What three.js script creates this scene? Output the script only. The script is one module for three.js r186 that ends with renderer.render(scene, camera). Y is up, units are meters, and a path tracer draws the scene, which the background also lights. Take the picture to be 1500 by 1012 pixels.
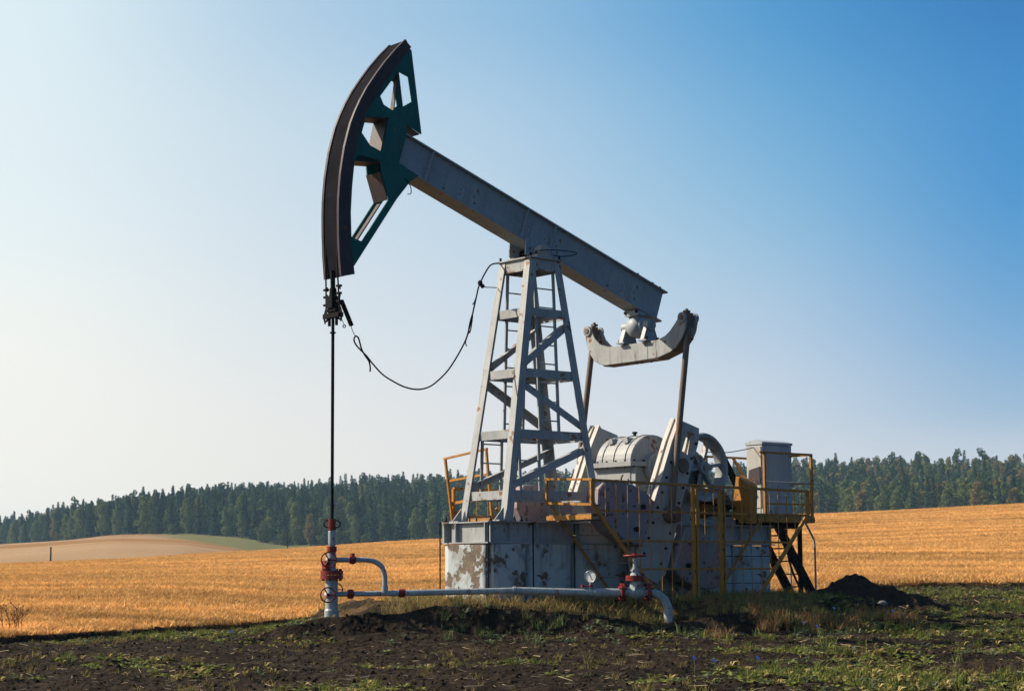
import * as THREE from 'three';
import { mergeGeometries } from 'three/addons/utils/BufferGeometryUtils.js';

// ---------------------------------------------------------------- camera, sky, sun, exposure
const scene = new THREE.Scene();
const TH = 0.702604, CAM = new THREE.Vector3(-22.2158, 0.4069, 25.7350);
const camera = new THREE.PerspectiveCamera(20.06, 1024 / 690, 0.1, 9000);
{
  const r = new THREE.Vector3(0.76362645, -0.0062663, 0.64562789), u = new THREE.Vector3(-0.07116977, 0.99304257, 0.09381539);
  const m = new THREE.Matrix4().makeBasis(r, u, r.clone().cross(u));
  camera.position.copy(CAM); camera.quaternion.setFromRotationMatrix(m);
}
const RIGHT = new THREE.Vector3(Math.cos(TH), 0, Math.sin(TH)), AHEAD = new THREE.Vector3(Math.sin(TH), 0, -Math.cos(TH));
const SUN_EL = 37 * Math.PI / 180, SUN_BACK = 11 * Math.PI / 180;
const SUN = new THREE.Vector3().addScaledVector(RIGHT, -Math.cos(SUN_BACK)).addScaledVector(AHEAD, Math.sin(SUN_BACK)).multiplyScalar(Math.cos(SUN_EL));
SUN.y = Math.sin(SUN_EL);
const clamp = (x, a = 0, b = 1) => Math.min(b, Math.max(a, x));
const sm = (a, b, x) => { const t = clamp((x - a) / (b - a)); return t * t * (3 - 2 * t); };
const lerp = (a, b, t) => a + (b - a) * t;
{
  const W = 1024, H = 512, data = new Float32Array(W * H * 4), d = new THREE.Vector3();
  const lin = (v) => { v /= 255; return v <= 0.04045 ? v / 12.92 : Math.pow((v + 0.055) / 1.055, 2.4); };
  // clear hazy sky: colour by elevation (rows) and by bearing from the sun (columns: 64 to 94 degrees)
  const EL = [0, 3.4, 4.6, 7, 10.2, 13.4, 16.5], rows = [
    [[250, 247, 236], [242, 239, 230], [231, 230, 226], [216, 219, 221], [204, 211, 218]], [[249, 247, 238], [240, 238, 232], [229, 230, 229], [211, 217, 224], [196, 207, 219]],
    [[248, 247, 240], [237, 237, 234], [224, 227, 230], [204, 215, 227], [160, 188, 214]], [[245, 247, 242], [226, 233, 236], [208, 220, 231], [182, 204, 225], [122, 171, 213]],
    [[232, 243, 246], [212, 226, 236], [190, 212, 230], [148, 190, 221], [86, 154, 209]], [[226, 240, 245], [200, 220, 234], [172, 203, 228], [118, 174, 216], [72, 143, 203]],
    [[222, 239, 245], [182, 209, 231], [145, 188, 222], [90, 157, 209], [60, 128, 190]]].map((r) => r.map((c) => c.map(lin)));
  const cat = (a, b, c, d, t) => b + 0.5 * t * (c - a + t * (2 * a - 5 * b + 4 * c - d + t * (3 * (b - c) + d - a)));
  const pick = (list, t, f) => { t = clamp(t, 0, list.length - 1); const i = Math.min(Math.floor(t), list.length - 2), g = (k) => f(list[clamp(k, 0, list.length - 1)]); return cat(g(i - 1), g(i), g(i + 1), g(i + 2), t - i); };
  const skyAt = (e, az, ch) => { let j = 0; while (j < EL.length - 2 && e > EL[j + 1]) j++; const t = j + clamp((e - EL[j]) / (EL[j + 1] - EL[j])); return pick(rows, t, (r) => pick(r, (az - 64.3) / 7.35, (c) => c[ch])); };
  const zen = [0.03, 0.105, 0.27], EXPO = 1.8;
  for (let j = 0; j < H; j++) for (let i = 0; i < W; i++) {
    const el = ((j + 0.5) / H - 0.5) * Math.PI, az = ((i + 0.5) / W - 0.5) * 2 * Math.PI;
    d.set(Math.cos(el) * Math.cos(az), Math.sin(el), Math.cos(el) * Math.sin(az));
    const g = Math.acos(clamp(d.dot(SUN), -1, 1)) * 180 / Math.PI, e = Math.max(0, el * 180 / Math.PI);
    const dAz = Math.acos(clamp((d.x * SUN.x + d.z * SUN.z) / (Math.hypot(d.x, d.z) * Math.hypot(SUN.x, SUN.z) + 1e-9), -1, 1)) * 180 / Math.PI;
    const dim = 1 - 0.3 * sm(96, 165, dAz), up = sm(17, 62, e) * 0.92;
    let c = [0, 1, 2].map((ch) => lerp(skyAt(e, dAz, ch) * dim, zen[ch], up));
    const glow = Math.exp(-((g / 22) ** 2)) * 1.2;
    c = [c[0] + glow, c[1] + glow * 0.93, c[2] + glow * 0.8];
    const o = (j * W + i) * 4; data[o] = c[0] / EXPO; data[o + 1] = c[1] / EXPO; data[o + 2] = c[2] / EXPO; data[o + 3] = 1;
  }
  const t = new THREE.DataTexture(data, W, H, THREE.RGBAFormat, THREE.FloatType);
  t.mapping = THREE.EquirectangularReflectionMapping; t.magFilter = t.minFilter = THREE.LinearFilter; t.needsUpdate = true;
  scene.background = t; scene.environment = t;
}
const sun = new THREE.DirectionalLight(new THREE.Color(1, 0.86, 0.68), 5);
sun.position.copy(SUN).multiplyScalar(120); sun.castShadow = true; sun.shadow.radius = 1.2;
sun.shadow.mapSize.set(4096, 4096);
Object.assign(sun.shadow.camera, { left: -30, right: 30, top: 25, bottom: -25, near: 1, far: 300 });
scene.add(sun); scene.add(sun.target);
scene.fog = new THREE.FogExp2(new THREE.Color(0.46, 0.74, 1.0), 0.00015);
const renderer = new THREE.WebGLRenderer({ antialias: true });
renderer.toneMapping = THREE.LinearToneMapping; renderer.toneMappingExposure = 1.8;
renderer.shadowMap.enabled = true; renderer.setSize(1024, 690);

// ---------------------------------------------------------------- helpers
const V = (x, y, z) => new THREE.Vector3(x, y, z);
let seed0 = 12345;
const rngOf = (s) => () => { s = (s + 0x6D2B79F5) | 0; let t = Math.imul(s ^ (s >>> 15), 1 | s); t = (t + Math.imul(t ^ (t >>> 7), 61 | t)) ^ t; return ((t ^ (t >>> 14)) >>> 0) / 4294967296; };
const hash = (i, j, k = 0) => { let h = Math.imul(i, 374761393) + Math.imul(j, 668265263) + Math.imul(k, 1274126177) | 0; h = Math.imul(h ^ (h >>> 13), 1274126177); return ((h ^ (h >>> 16)) >>> 0) / 4294967296; };
const vnoise = (x, y, k = 0, per = 0) => {
  const i = Math.floor(x), j = Math.floor(y), f = x - i, g = y - j, u = f * f * (3 - 2 * f), v = g * g * (3 - 2 * g);
  const w = per ? (a) => ((a % per) + per) % per : (a) => a;
  const a = hash(w(i), w(j), k), b = hash(w(i + 1), w(j), k), c = hash(w(i), w(j + 1), k), d = hash(w(i + 1), w(j + 1), k);
  return a + (b - a) * u + (c - a) * v + (a - b - c + d) * u * v;
};
const fbm = (x, y, oct = 4, k = 0, per = 0) => { let s = 0, a = 0.5, n = 0; for (let o = 0; o < oct; o++) { s += a * vnoise(x, y, k + o * 17, per); n += a; x *= 2; y *= 2; a *= 0.5; if (per) per *= 2; } return s / n; };
const toS = (v) => Math.round(255 * clamp(v <= 0.0031308 ? v * 12.92 : 1.055 * Math.pow(v, 1 / 2.4) - 0.055));
// a tiling texture from fn(u, v) -> linear [r, g, b]
function tex(n, fn, srgb = true, m = n) {
  const data = new Uint8Array(n * m * 4);
  for (let j = 0; j < m; j++) for (let i = 0; i < n; i++) {
    const c = fn(i / n, j / m), o = (j * n + i) * 4;
    for (let q = 0; q < 3; q++) data[o + q] = srgb ? toS(c[q]) : Math.round(255 * clamp(c[q]));
    data[o + 3] = 255;
  }
  const t = new THREE.DataTexture(data, n, m); t.wrapS = t.wrapT = THREE.RepeatWrapping; t.magFilter = THREE.LinearFilter; t.minFilter = THREE.LinearMipmapLinearFilter; t.generateMipmaps = true;
  if (srgb) t.colorSpace = THREE.SRGBColorSpace;
  t.needsUpdate = true; return t;
}
const mix3 = (a, b, t) => [lerp(a[0], b[0], t), lerp(a[1], b[1], t), lerp(a[2], b[2], t)];
// names
const used = {};
const numbered = (n) => { used[n] = (used[n] ?? -1) + 1; return used[n] ? n + '_' + String(used[n]).padStart(3, '0') : n; };
function tag(o, label, category, group, kind) { o.userData = { ...o.userData, label, category }; if (group) o.userData.group = group; if (kind) o.userData.kind = kind; return o; }
function thing(name, label, category, group) { const g = new THREE.Group(); g.name = numbered(name); scene.add(g); return tag(g, label, category, group); }
// uv in metres by the way each face points, so that grain keeps its size
function finish(g) {
  if (g.index) g = g.toNonIndexed();
  for (const k of Object.keys(g.attributes)) if (!['position', 'normal'].includes(k)) g.deleteAttribute(k);
  const p = g.attributes.position, n = p.count, uv = new Float32Array(n * 2), a = V(), b = V(), c = V();
  for (let i = 0; i < n; i += 3) {
    a.fromBufferAttribute(p, i); b.fromBufferAttribute(p, i + 1); c.fromBufferAttribute(p, i + 2);
    const f = b.clone().sub(a).cross(c.clone().sub(a)), x = Math.abs(f.x), y = Math.abs(f.y), z = Math.abs(f.z);
    [a, b, c].forEach((q, k) => {
      const o = (i + k) * 2;
      if (x >= y && x >= z) { uv[o] = q.z; uv[o + 1] = q.y; } else if (z >= y) { uv[o] = q.x; uv[o + 1] = q.y; } else { uv[o] = q.x; uv[o + 1] = q.z; }
    });
  }
  g.setAttribute('uv', new THREE.BufferAttribute(uv, 2));
  return g;
}
function part(parent, name, geoms, mat, label) {
  const list = (Array.isArray(geoms) ? geoms : [geoms]).map(finish);
  const m = new THREE.Mesh(list.length > 1 ? mergeGeometries(list) : list[0], mat);
  m.name = name; m.castShadow = m.receiveShadow = true; parent.add(m);
  if (label) m.userData.label = label;
  if (parent === scene) m.name = numbered(name);
  return m;
}
function sub(parent, name) { const g = new THREE.Group(); g.name = name; parent.add(g); return g; }
const put = (g, m) => g.applyMatrix4(m);
// a box with chamfered long edges, size a x b x c centred at p
function box(a, b, c, x = 0, y = 0, z = 0, bev = 0) {
  if (!bev) return new THREE.BoxGeometry(a, b, c).translate(x, y, z);
  const s = new THREE.Shape(), w = a / 2 - bev, h = b / 2 - bev;
  s.moveTo(-w, -h); s.lineTo(w, -h); s.lineTo(w, h); s.lineTo(-w, h); s.closePath();
  return new THREE.ExtrudeGeometry(s, { depth: c - 2 * bev, bevelEnabled: true, bevelThickness: bev, bevelSize: bev, bevelSegments: 1 }).translate(x, y, z - c / 2 + bev);
}
function frameOf(p, q, up) {
  const d = q.clone().sub(p), L = d.length(); d.normalize();
  const x = up.clone().addScaledVector(d, -up.dot(d)).normalize(), y = d.clone().cross(x);
  return [new THREE.Matrix4().makeBasis(x, y, d).setPosition(p), L];
}
// bar from p to q, w along the direction a, h across it
function bar(p, q, w, h, a = V(0, 1, 0)) {
  const [m, L] = frameOf(p, q, Math.abs(a.dot(q.clone().sub(p).normalize())) > 0.98 ? V(1, 0, 0.02) : a);
  const b = Math.min(w, h) * 0.06, s = new THREE.Shape(), W = w / 2, H = h / 2;
  s.moveTo(-W + b, -H); s.lineTo(W - b, -H); s.lineTo(W, -H + b); s.lineTo(W, H - b); s.lineTo(W - b, H); s.lineTo(-W + b, H); s.lineTo(-W, H - b); s.lineTo(-W, -H + b); s.closePath();
  return put(new THREE.ExtrudeGeometry(s, { depth: L, bevelEnabled: false }), m);
}
// angle iron: outer corner runs p -> q, legs along a and b
function angle(p, q, a, b, w, t, w2 = w) {
  const d = q.clone().sub(p), L = d.length(); d.normalize();
  const A = a.clone().addScaledVector(d, -a.dot(d)).normalize(); let B = d.clone().cross(A); if (B.dot(b) < 0) B.negate();
  const s = new THREE.Shape(); s.moveTo(0, 0); s.lineTo(w, 0); s.lineTo(w, t); s.lineTo(t, t); s.lineTo(t, w2); s.lineTo(0, w2); s.closePath();
  const hand = A.clone().cross(B).dot(d) > 0, g = new THREE.ExtrudeGeometry(s, { depth: L, bevelEnabled: false });
  put(g, new THREE.Matrix4().makeBasis(A, B, d).setPosition(p));
  if (!hand) flip(g);
  return g;
}
function flip(g) {
  if (g.index) throw new Error('indexed');
  const p = g.attributes.position.array;
  for (let i = 0; i < p.length; i += 9) for (let k = 0; k < 3; k++) { const t = p[i + 3 + k]; p[i + 3 + k] = p[i + 6 + k]; p[i + 6 + k] = t; }
  g.computeVertexNormals(); return g;
}
function cyl(p, q, r, r2 = r, seg = 16) {
  const d = q.clone().sub(p), L = d.length();
  return new THREE.CylinderGeometry(r2, r, L, seg).applyQuaternion(new THREE.Quaternion().setFromUnitVectors(V(0, 1, 0), d.normalize())).translate((p.x + q.x) / 2, (p.y + q.y) / 2, (p.z + q.z) / 2);
}
const tube = (pts, r, n = pts.length * 6, seg = 8, tension = 0.5) => new THREE.TubeGeometry(new THREE.CatmullRomCurve3(pts, false, 'catmullrom', tension), n, r, seg, false);
const torus = (c, n, R, r, seg = 28) => new THREE.TorusGeometry(R, r, 8, seg).applyQuaternion(new THREE.Quaternion().setFromUnitVectors(V(0, 0, 1), n.clone().normalize())).translate(c.x, c.y, c.z);
// flat plate in the XY plane from outline and holes, z0..z1
function plate(pts, z0, z1, holes = [], bev = 0.004) {
  const s = new THREE.Shape(pts.map(([x, y]) => new THREE.Vector2(x, y)));
  holes.forEach((h) => s.holes.push(new THREE.Path(h.map(([x, y]) => new THREE.Vector2(x, y)))));
  return new THREE.ExtrudeGeometry(s, { depth: z1 - z0 - 2 * bev, bevelEnabled: bev > 0, bevelThickness: bev, bevelSize: bev, bevelOffset: -bev, bevelSegments: 1, curveSegments: 20 }).translate(0, 0, z0 + bev);
}

// ---------------------------------------------------------------- materials
const std = (o) => new THREE.MeshPhysicalMaterial({ roughness: 0.7, specularIntensity: 0.5, ...o });
const bumpOf = (n, fn) => tex(n, (u, v) => { const b = fn(u, v); return [b, b, b]; }, false);
function paint(base, { rust = 0.1, rustColor = [0.16, 0.075, 0.035], vary = 0.16, k = 1, rough = 0.62, repeat = 0.5, streak = 0.12, metal = 0, grime = [0.14, 0.12, 0.10], grimeAmt = 0.5, spec = 0.5 } = {}) {
  const N = 512;
  const map = tex(N, (u, v) => {
    const big = fbm(u * 6, v * 6, 4, k, 6), fine = fbm(u * 48, v * 48, 2, k + 5, 48), st = fbm(u * 40, v * 5, 3, k + 9, 5 * 8) , sp = fbm(u * 20, v * 20, 4, k + 31, 20);
    let c = base.map((b) => b * (1 + vary * (big - 0.5) * 2 + 0.12 * (fine - 0.5)));
    c = mix3(c, grime, grimeAmt * sm(0.55, 0.85, big * 0.45 + st * 0.55) );
    c = mix3(c, c.map((x) => x * 0.75), streak * 3 * sm(0.5, 0.8, st));
    c = mix3(c, rustColor, sm(0.78 - rust, 0.84 - rust, sp * 0.7 + big * 0.3));
    return c;
  });
  const bump = bumpOf(256, (u, v) => { const sp = fbm(u * 20, v * 20, 4, k + 31, 20), big = fbm(u * 6, v * 6, 4, k, 6); return 0.6 + 0.25 * (fbm(u * 30, v * 30, 3, k + 3, 30) - 0.5) - 0.35 * sm(0.78 - rust, 0.84 - rust, sp * 0.7 + big * 0.3); });
  map.repeat.set(repeat, repeat); bump.repeat.set(repeat, repeat);
  return std({ map, bumpMap: bump, bumpScale: 0.004, roughness: rough, metalness: metal, specularIntensity: spec });
}
const M = {
  grey: paint([0.262, 0.278, 0.286], { k: 3, rust: 0.11, vary: 0.22, rough: 0.55 }),
  beam: paint([0.222, 0.255, 0.28], { k: 23, rust: 0.10, vary: 0.26, streak: 0.08, rough: 0.5 }),
  white: paint([0.342, 0.333, 0.315], { k: 41, rust: 0.10, rough: 0.6 }),
  rusty: paint([0.125, 0.098, 0.082], { k: 57, rust: 0.24, rough: 0.75, vary: 0.3 }),
  teal: paint([0.007, 0.098, 0.093], { spec: 0.2, k: 71, rust: 0.03, rough: 0.5, vary: 0.22, grime: [0.03, 0.05, 0.05] }),
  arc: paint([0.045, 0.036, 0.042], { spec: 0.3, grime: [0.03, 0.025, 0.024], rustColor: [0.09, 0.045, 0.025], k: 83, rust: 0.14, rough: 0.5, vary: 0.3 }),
  matteBlack: paint([0.010, 0.010, 0.013], { k: 87, rust: 0, rough: 1, vary: 0.4, grime: [0.016, 0.012, 0.01], spec: 0.04 }),
  yellow: paint([0.34, 0.148, 0.02], { k: 91, rust: 0.17, rough: 0.55, vary: 0.2, repeat: 1 }),
  red: paint([0.165, 0.014, 0.013], { k: 95, rust: 0.14, rough: 0.5, vary: 0.25, repeat: 1, rustColor: [0.10, 0.04, 0.03], grime: [0.10, 0.03, 0.025] }),
  pipe: paint([0.25, 0.28, 0.30], { k: 101, rust: 0.10, vary: 0.28, streak: 0.2, rough: 0.42, repeat: 0.8 }),
  dark: std({ color: new THREE.Color(0.010, 0.010, 0.011), roughness: 0.9, specularIntensity: 0.15 }),
  steel: std({ color: new THREE.Color(0.16, 0.16, 0.165), roughness: 0.35, metalness: 0.7 }),
  cabinet: paint([0.29, 0.325, 0.35], { k: 121, rust: 0.05, rough: 0.5, vary: 0.15 }),
  equal: paint([0.25, 0.262, 0.27], { k: 107, rust: 0.14, rough: 0.7, vary: 0.3, grime: [0.05, 0.045, 0.042], grimeAmt: 0.9 }),
  rubber: std({ color: new THREE.Color(0.010, 0.010, 0.011), roughness: 0.8, specularIntensity: 0.15 }),
};
M.pink = (() => {
  const f = (u, v) => [fbm(u * 5, v * 5, 5, 301, 5), fbm(u * 16, v * 16, 4, 331, 16)];
  const map = tex(512, (u, v) => {
    const [a, b] = f(u, v); let c = mix3([0.25, 0.19, 0.205], [0.22, 0.215, 0.235], sm(0.45, 0.6, a)).map((x) => x * (0.85 + 0.3 * fbm(u * 40, v * 40, 2, 3, 40)));
    c = mix3(c, [0.13, 0.03, 0.028], 0.75 * sm(0.68, 0.77, b)); c = mix3(c, [0.06, 0.045, 0.042], 0.85 * sm(0.665, 0.72, b * 0.6 + a * 0.4 + 0.015));
    return c;
  });
  map.repeat.set(0.7, 0.7); const bump = bumpOf(256, (u, v) => 0.6 - 0.4 * sm(0.68, 0.77, f(u, v)[1])); bump.repeat.copy(map.repeat);
  return std({ map, bumpMap: bump, bumpScale: 0.006, roughness: 0.75 });
})();
// whitewashed concrete: bluish paint with patches where it has come away
function concreteMat(bare, k) {
  const m = (u, v) => sm(bare - 0.02, bare + 0.02, 0.75 * fbm(u * 6, v * 6, 6, k, 6) + 0.25 * fbm(u * 26, v * 26, 3, k + 40, 26));
  const map = tex(512, (u, v) => {
    const a = m(u, v), st = fbm(u * 30, v * 4, 3, k + 3, 8), g = fbm(u * 64, v * 64, 2, k + 8, 64);
    let c = [0.34, 0.385, 0.41].map((x) => x * (0.82 + 0.3 * fbm(u * 8, v * 8, 4, k + 2, 8)));
    c = mix3(c, [0.20, 0.19, 0.18], 0.55 * sm(0.55, 0.75, st));
    c = mix3(c, [0.19, 0.185, 0.175], 0.6 * sm(bare + 0.10, bare, 0.6 * fbm(u * 6, v * 6, 6, k, 6) + 0.4 * fbm(u * 15, v * 15, 4, k + 60, 15)));
    const raw = mix3([0.075, 0.056, 0.042], [0.15, 0.12, 0.095], fbm(u * 12, v * 12, 4, k + 6, 12)).map((x) => x * (0.75 + 0.5 * g));
    return mix3(c, raw, 1 - a);
  });
  const bump = bumpOf(512, (u, v) => 0.35 + 0.45 * m(u, v) + 0.2 * (fbm(u * 30, v * 30, 3, k + 4, 30) - 0.5));
  map.repeat.set(0.55, 0.55); bump.repeat.set(0.55, 0.55);
  return std({ map, bumpMap: bump, bumpScale: 0.014, roughness: 0.9 });
}
M.concreteEnd = concreteMat(0.445, 401); M.concrete = concreteMat(0.375, 431);

// ---------------------------------------------------------------- ground
const toSR = (x, z) => [(x - CAM.x) * RIGHT.x + (z - CAM.z) * RIGHT.z, (x - CAM.x) * AHEAD.x + (z - CAM.z) * AHEAD.z];
const toXZ = (s, r) => [CAM.x + s * RIGHT.x + r * AHEAD.x, CAM.z + s * RIGHT.z + r * AHEAD.z];
const table = (pts, x) => { if (x <= pts[0][0]) return pts[0][1]; for (let i = 1; i < pts.length; i++) if (x < pts[i][0]) { const [a, b] = pts[i - 1], [c, d] = pts[i]; return lerp(b, d, sm(0, 1, (x - a) / (c - a)) * 0.5 + 0.5 * (x - a) / (c - a)); } return pts[pts.length - 1][1]; };
const fieldEdge = (s) => (s < -4.3 ? 40 + (Math.max(s, -9) + 4.3) * 1.95 : 40 + 0.37 * (Math.min(s, 20) + 4.3));
const CREST = [[-160, 0.5], [-62, 2.55], [-38, 4.0], [-10, 5.5], [20, 7.2], [42, 8.6], [77, 10.0], [180, 12.5]];
const FAR = [[-400, 6], [-190, 9.6], [-160, 11.8], [-125, 13.6], [-105, 13.2], [-88, 11.6], [-72, 9.2], [-40, 9], [0, 10.5], [95, 14], [160, 16], [400, 19]];
// bare drill lines left in the stubble, broken up along their length
const furrow = (s, r) => {
  const d = r - fieldEdge(s), w = 0.9 * (fbm(s * 0.12, 1.7, 3, 141) - 0.5); let k = 0;
  for (const [at, half] of [[1.5, 0.4], [4.3, 0.4], [8.2, 0.5], [14, 0.7], [23, 0.9], [38, 1.3], [60, 2.0]]) k = Math.max(k, (1 - sm(half * 0.5, half * 1.6, Math.abs(d - at - w * (1 + at * 0.08)))) * sm(0.40, 0.55, fbm(s * 0.11 + at * 3.1, r * 0.12, 4, 151)));
  return k;
};
const bankLine = (s) => 31.0 + 0.24 * (s + 2.9) + 0.25 * (fbm(s * 0.9, 3.3, 3, 7) - 0.5);
function padDist(s, r) { const [x, z] = toXZ(s, r); const dx = Math.max(-1.9 - x, 0, x - 7), dz = Math.max(-2.2 - z, 0, z - lerp(0.8, 2.0, sm(0.3, 1.6, x))); return Math.hypot(dx, dz); }
function heightOf(s, r) {
  let h = -0.75 + 0.01 * (Math.min(r, 60) - 20) + sm(28, 46, r) * lerp(0, 0.6, sm(-6, 8, s));
  if (r < 20) h = -0.75 - 0.02 * (20 - Math.max(r, -40));
  const near = r < 60;
  if (near) {
    const b = bankLine(s), lat = sm(-4.9, -3.0, s) * (1 - sm(5.6, 8.6, s)), face = 0.72 * sm(b - 0.55, b - 0.08, r + 0.3 * (fbm(s * 2.6, r * 1.2, 3, 171) - 0.5)) + 0.28 * sm(b - 1.7, b, r), m = face * lat * (1 - sm(40, 52, r));
    const pad = -0.35 + 0.35 * (1 - sm(0.1, 2.0, padDist(s, r)));
    h = lerp(h, pad, m);
    h += 0.18 * Math.exp(-(((s + 1.9) / 1.25) ** 2) - ((r - 30.95) / 0.55) ** 2);
    h += 0.05 * Math.exp(-(((s + 3.6) / 1.3) ** 2) - ((r - 30.5) / 0.8) ** 2);
    h += 0.06 * Math.exp(-(((s - 1.6) / 1.2) ** 2) - ((r - 31.3) / 0.4) ** 2);
  }
  if (r < 60) h += 0.09 * sm(0.25, 0.5, r - fieldEdge(s)) * (1 - sm(50, 60, r)) - 0.07 * Math.exp(-(((r - fieldEdge(s) - 0.1) / 0.3) ** 2));
  const e = fieldEdge(s), rc = 270;
  if (r > e) {
    const t = (r - e) / (rc - e), hc = table(CREST, s * 270 / Math.max(r, 200));
    const rise = (t < 1 ? t - 0.10 * Math.sin(Math.PI * t) + 0.12 * t * t * (1 - t) * 0 : 1 - 0.35 * (t - 1));
    const front = lerp(h, hc, t < 0.85 ? t * 1.04 : Math.min(0.884 + (t - 0.85) * 1.04 - (t - 0.85) ** 2 * 2.4, 1.2)) ;
    h = front;
    if (r > 300) {
      const back = table(FAR, s * 620 / r) * (r < 700 ? 1 : 1) + (r > 620 ? lerp(lerp(0.012, 0.088, sm(-0.27, -0.05, s / r)), 0.112, sm(0.05, 0.2, s / r)) * (Math.min(r, 900) - 620) : -0.032 * (620 - r));
      h = lerp(Math.max(h, -6), back, sm(300, 430, r));
      if (r < 430) h -= 2.5 * Math.sin(Math.PI * sm(290, 430, r));
    }
  }
  return h;
}
// fine relief of the near ground
function relief(s, r) {
  const f = 1 - sm(40, 60, r); if (f <= 0) return 0;
  const fld = sm(0, 1.2, r - fieldEdge(s));
  const soil = 0.10 * (fbm(s * 0.8, r * 0.8, 3, 51) - 0.5) + 0.085 * (fbm(s * 3.1, r * 3.1, 3, 61) - 0.5) + 0.10 * Math.max(0, fbm(s * 6.5, r * 6.5, 2, 77) - 0.46);
  const track = r < 31 ? 0.11 * (1 - sm(28.5, 30.5, r)) * (fbm(s * 0.14, r * 1.5, 4, 181) - 0.5) : 0;
  const row = 0.05 * (fbm(s * 0.35, r * 2.2, 3, 91) - 0.5);
  return f * lerp(soil + track, row, fld) * (padDist(s, r) < 0.3 ? 0.35 : 1);
}
const groundAt = (s, r) => heightOf(s, r) + relief(s, r);
const groundXZ = (x, z) => groundAt(...toSR(x, z));
const greenness = (s, r) => {           // where the weeds grow thick
  const n = fbm(s * 0.55 + 3, r * 0.8, 4, 201);
  const leftStrip = sm(-2.2, -3.6, s) * Math.exp(-(((r - (fieldEdge(s) - 3.2)) / 2.4) ** 2)) * sm(-12, -9.5, s);
  const rightPatch = sm(1.5, 5.0, s + (30 - r) * 0.15) * sm(43.5, 41, r - 0.1 * s);
  return n * 0.72 + 0.22 * leftStrip + 0.205 * rightPatch;
};
{
  const S = [], R = [];
  const grow = (list, from, to, step, ratio) => { let x = from; while (x < to) { list.push(x); x += step; step *= ratio; } list.push(to); };
  const tmp = []; grow(tmp, 13, 2600, 0.1, 1.075);
  for (let i = tmp.length - 1; i > 0; i--) S.push(-tmp[i]);
  for (let x = -13; x <= 13.001; x += 0.075) S.push(x);
  for (let i = 1; i < tmp.length; i++) S.push(tmp[i]);
  const back = []; grow(back, -18, 900, 0.12, 1.16); for (let i = back.length - 1; i > 0; i--) R.push(-back[i]);
  for (let x = 18; x < 47; x += 0.075) R.push(x);
  grow(R, 47, 3600, 0.12, 1.035);
  const nS = S.length, nR = R.length, pos = new Float32Array(nS * nR * 3), col = new Float32Array(nS * nR * 3), uv = new Float32Array(nS * nR * 2), idx = new Uint32Array((nS - 1) * (nR - 1) * 6);
  let o = 0;
  const soilA = [0.012, 0.009, 0.007], soilB = [0.042, 0.031, 0.0235], straw = [0.50, 0.295, 0.105], straw2 = [0.30, 0.155, 0.05], dry = [0.12, 0.08, 0.035], farTan = [0.38, 0.25, 0.14], greenF = [0.17, 0.165, 0.065], floor = [0.03, 0.035, 0.015];
  for (let j = 0; j < nR; j++) for (let i = 0; i < nS; i++) {
    const s = S[i], r = R[j], [x, z] = toXZ(s, r), k = j * nS + i;
    pos.set([x, groundAt(s, r), z], k * 3); uv.set([s / 2.7, r / 2.7], k * 2);
    let c = mix3(soilA, soilB, clamp(0.5 * fbm(s * 1.6, r * 1.6, 4, 5) + 0.9 * fbm(s * 0.35, r * 2.1, 4, 25) - 0.25));
    if (r < 70) {
      const b = bankLine(s), onPad = sm(b - 0.15, b + 0.35, r) * sm(-4.5, -3.4, s) * (1 - sm(4, 6, s));
      c = mix3(c, dry, 0.75 * onPad * sm(0.35, 0.6, fbm(s * 1.3, r * 1.3, 3, 15)));
    }
    const e = fieldEdge(s) + 0.7 * (fbm(s * 0.9, r * 0.3, 3, 19) - 0.5);
    const f = sm(0.3, 0.75, r - e);
    if (f > 0) {
      const lines = fbm(s * 0.05, r * (r < 120 ? 0.55 : 0.2), 4, 29), patch = fbm(s * 0.02, r * 0.02, 3, 39);
      let g = mix3(straw, straw2, sm(0.4, 0.75, lines * 0.7 + patch * 0.3));
      g = mix3(g, soilB, 0.85 * furrow(s, r));
      c = mix3(c, g, f);
    }
    if (r > 300) {
      let g = mix3(farTan, straw2, 0.9 * sm(0.4, 0.7, fbm(s * 0.008, r * 0.11, 4, 49))).map((x) => x * (0.8 + 0.4 * fbm(s * 0.02, r * 0.3, 3, 59)));
      const x0 = s / r;   // a meadow follows the foot of the wood
      g = mix3(g, greenF, sm(-20, 20, r - 597 + (x0 + 0.17) * 2600) * sm(-0.19, -0.17, x0));
      c = mix3(c, g, sm(300, 330, r) * sm(0.02, -0.06, x0)); c = mix3(c, floor, sm(0, 20, r - woodEdge(s)));
    }
    col.set(c, k * 3);
    if (i < nS - 1 && j < nR - 1) { idx[o++] = k; idx[o++] = k + 1; idx[o++] = k + nS; idx[o++] = k + 1; idx[o++] = k + nS + 1; idx[o++] = k + nS; }
  }
  const g = new THREE.BufferGeometry();
  g.setAttribute('position', new THREE.BufferAttribute(pos, 3)); g.setAttribute('color', new THREE.BufferAttribute(col, 3)); g.setAttribute('uv', new THREE.BufferAttribute(uv, 2));
  g.setIndex(new THREE.BufferAttribute(idx, 1)); g.computeVertexNormals();
  const map = tex(1024, (u, v) => { const a = fbm(u * 24, v * 24, 5, 501, 24), b = fbm(u * 120, v * 120, 2, 511, 120), q = 0.25 + 1.05 * a + 0.6 * (b - 0.5); return [q, q, q]; });
  const bump = bumpOf(512, (u, v) => fbm(u * 40, v * 40, 4, 521, 40));
  const m = new THREE.Mesh(g, new THREE.MeshPhysicalMaterial({ vertexColors: true, map, bumpMap: bump, bumpScale: 0.05, roughness: 1, specularIntensity: 0.06 }));
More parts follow.
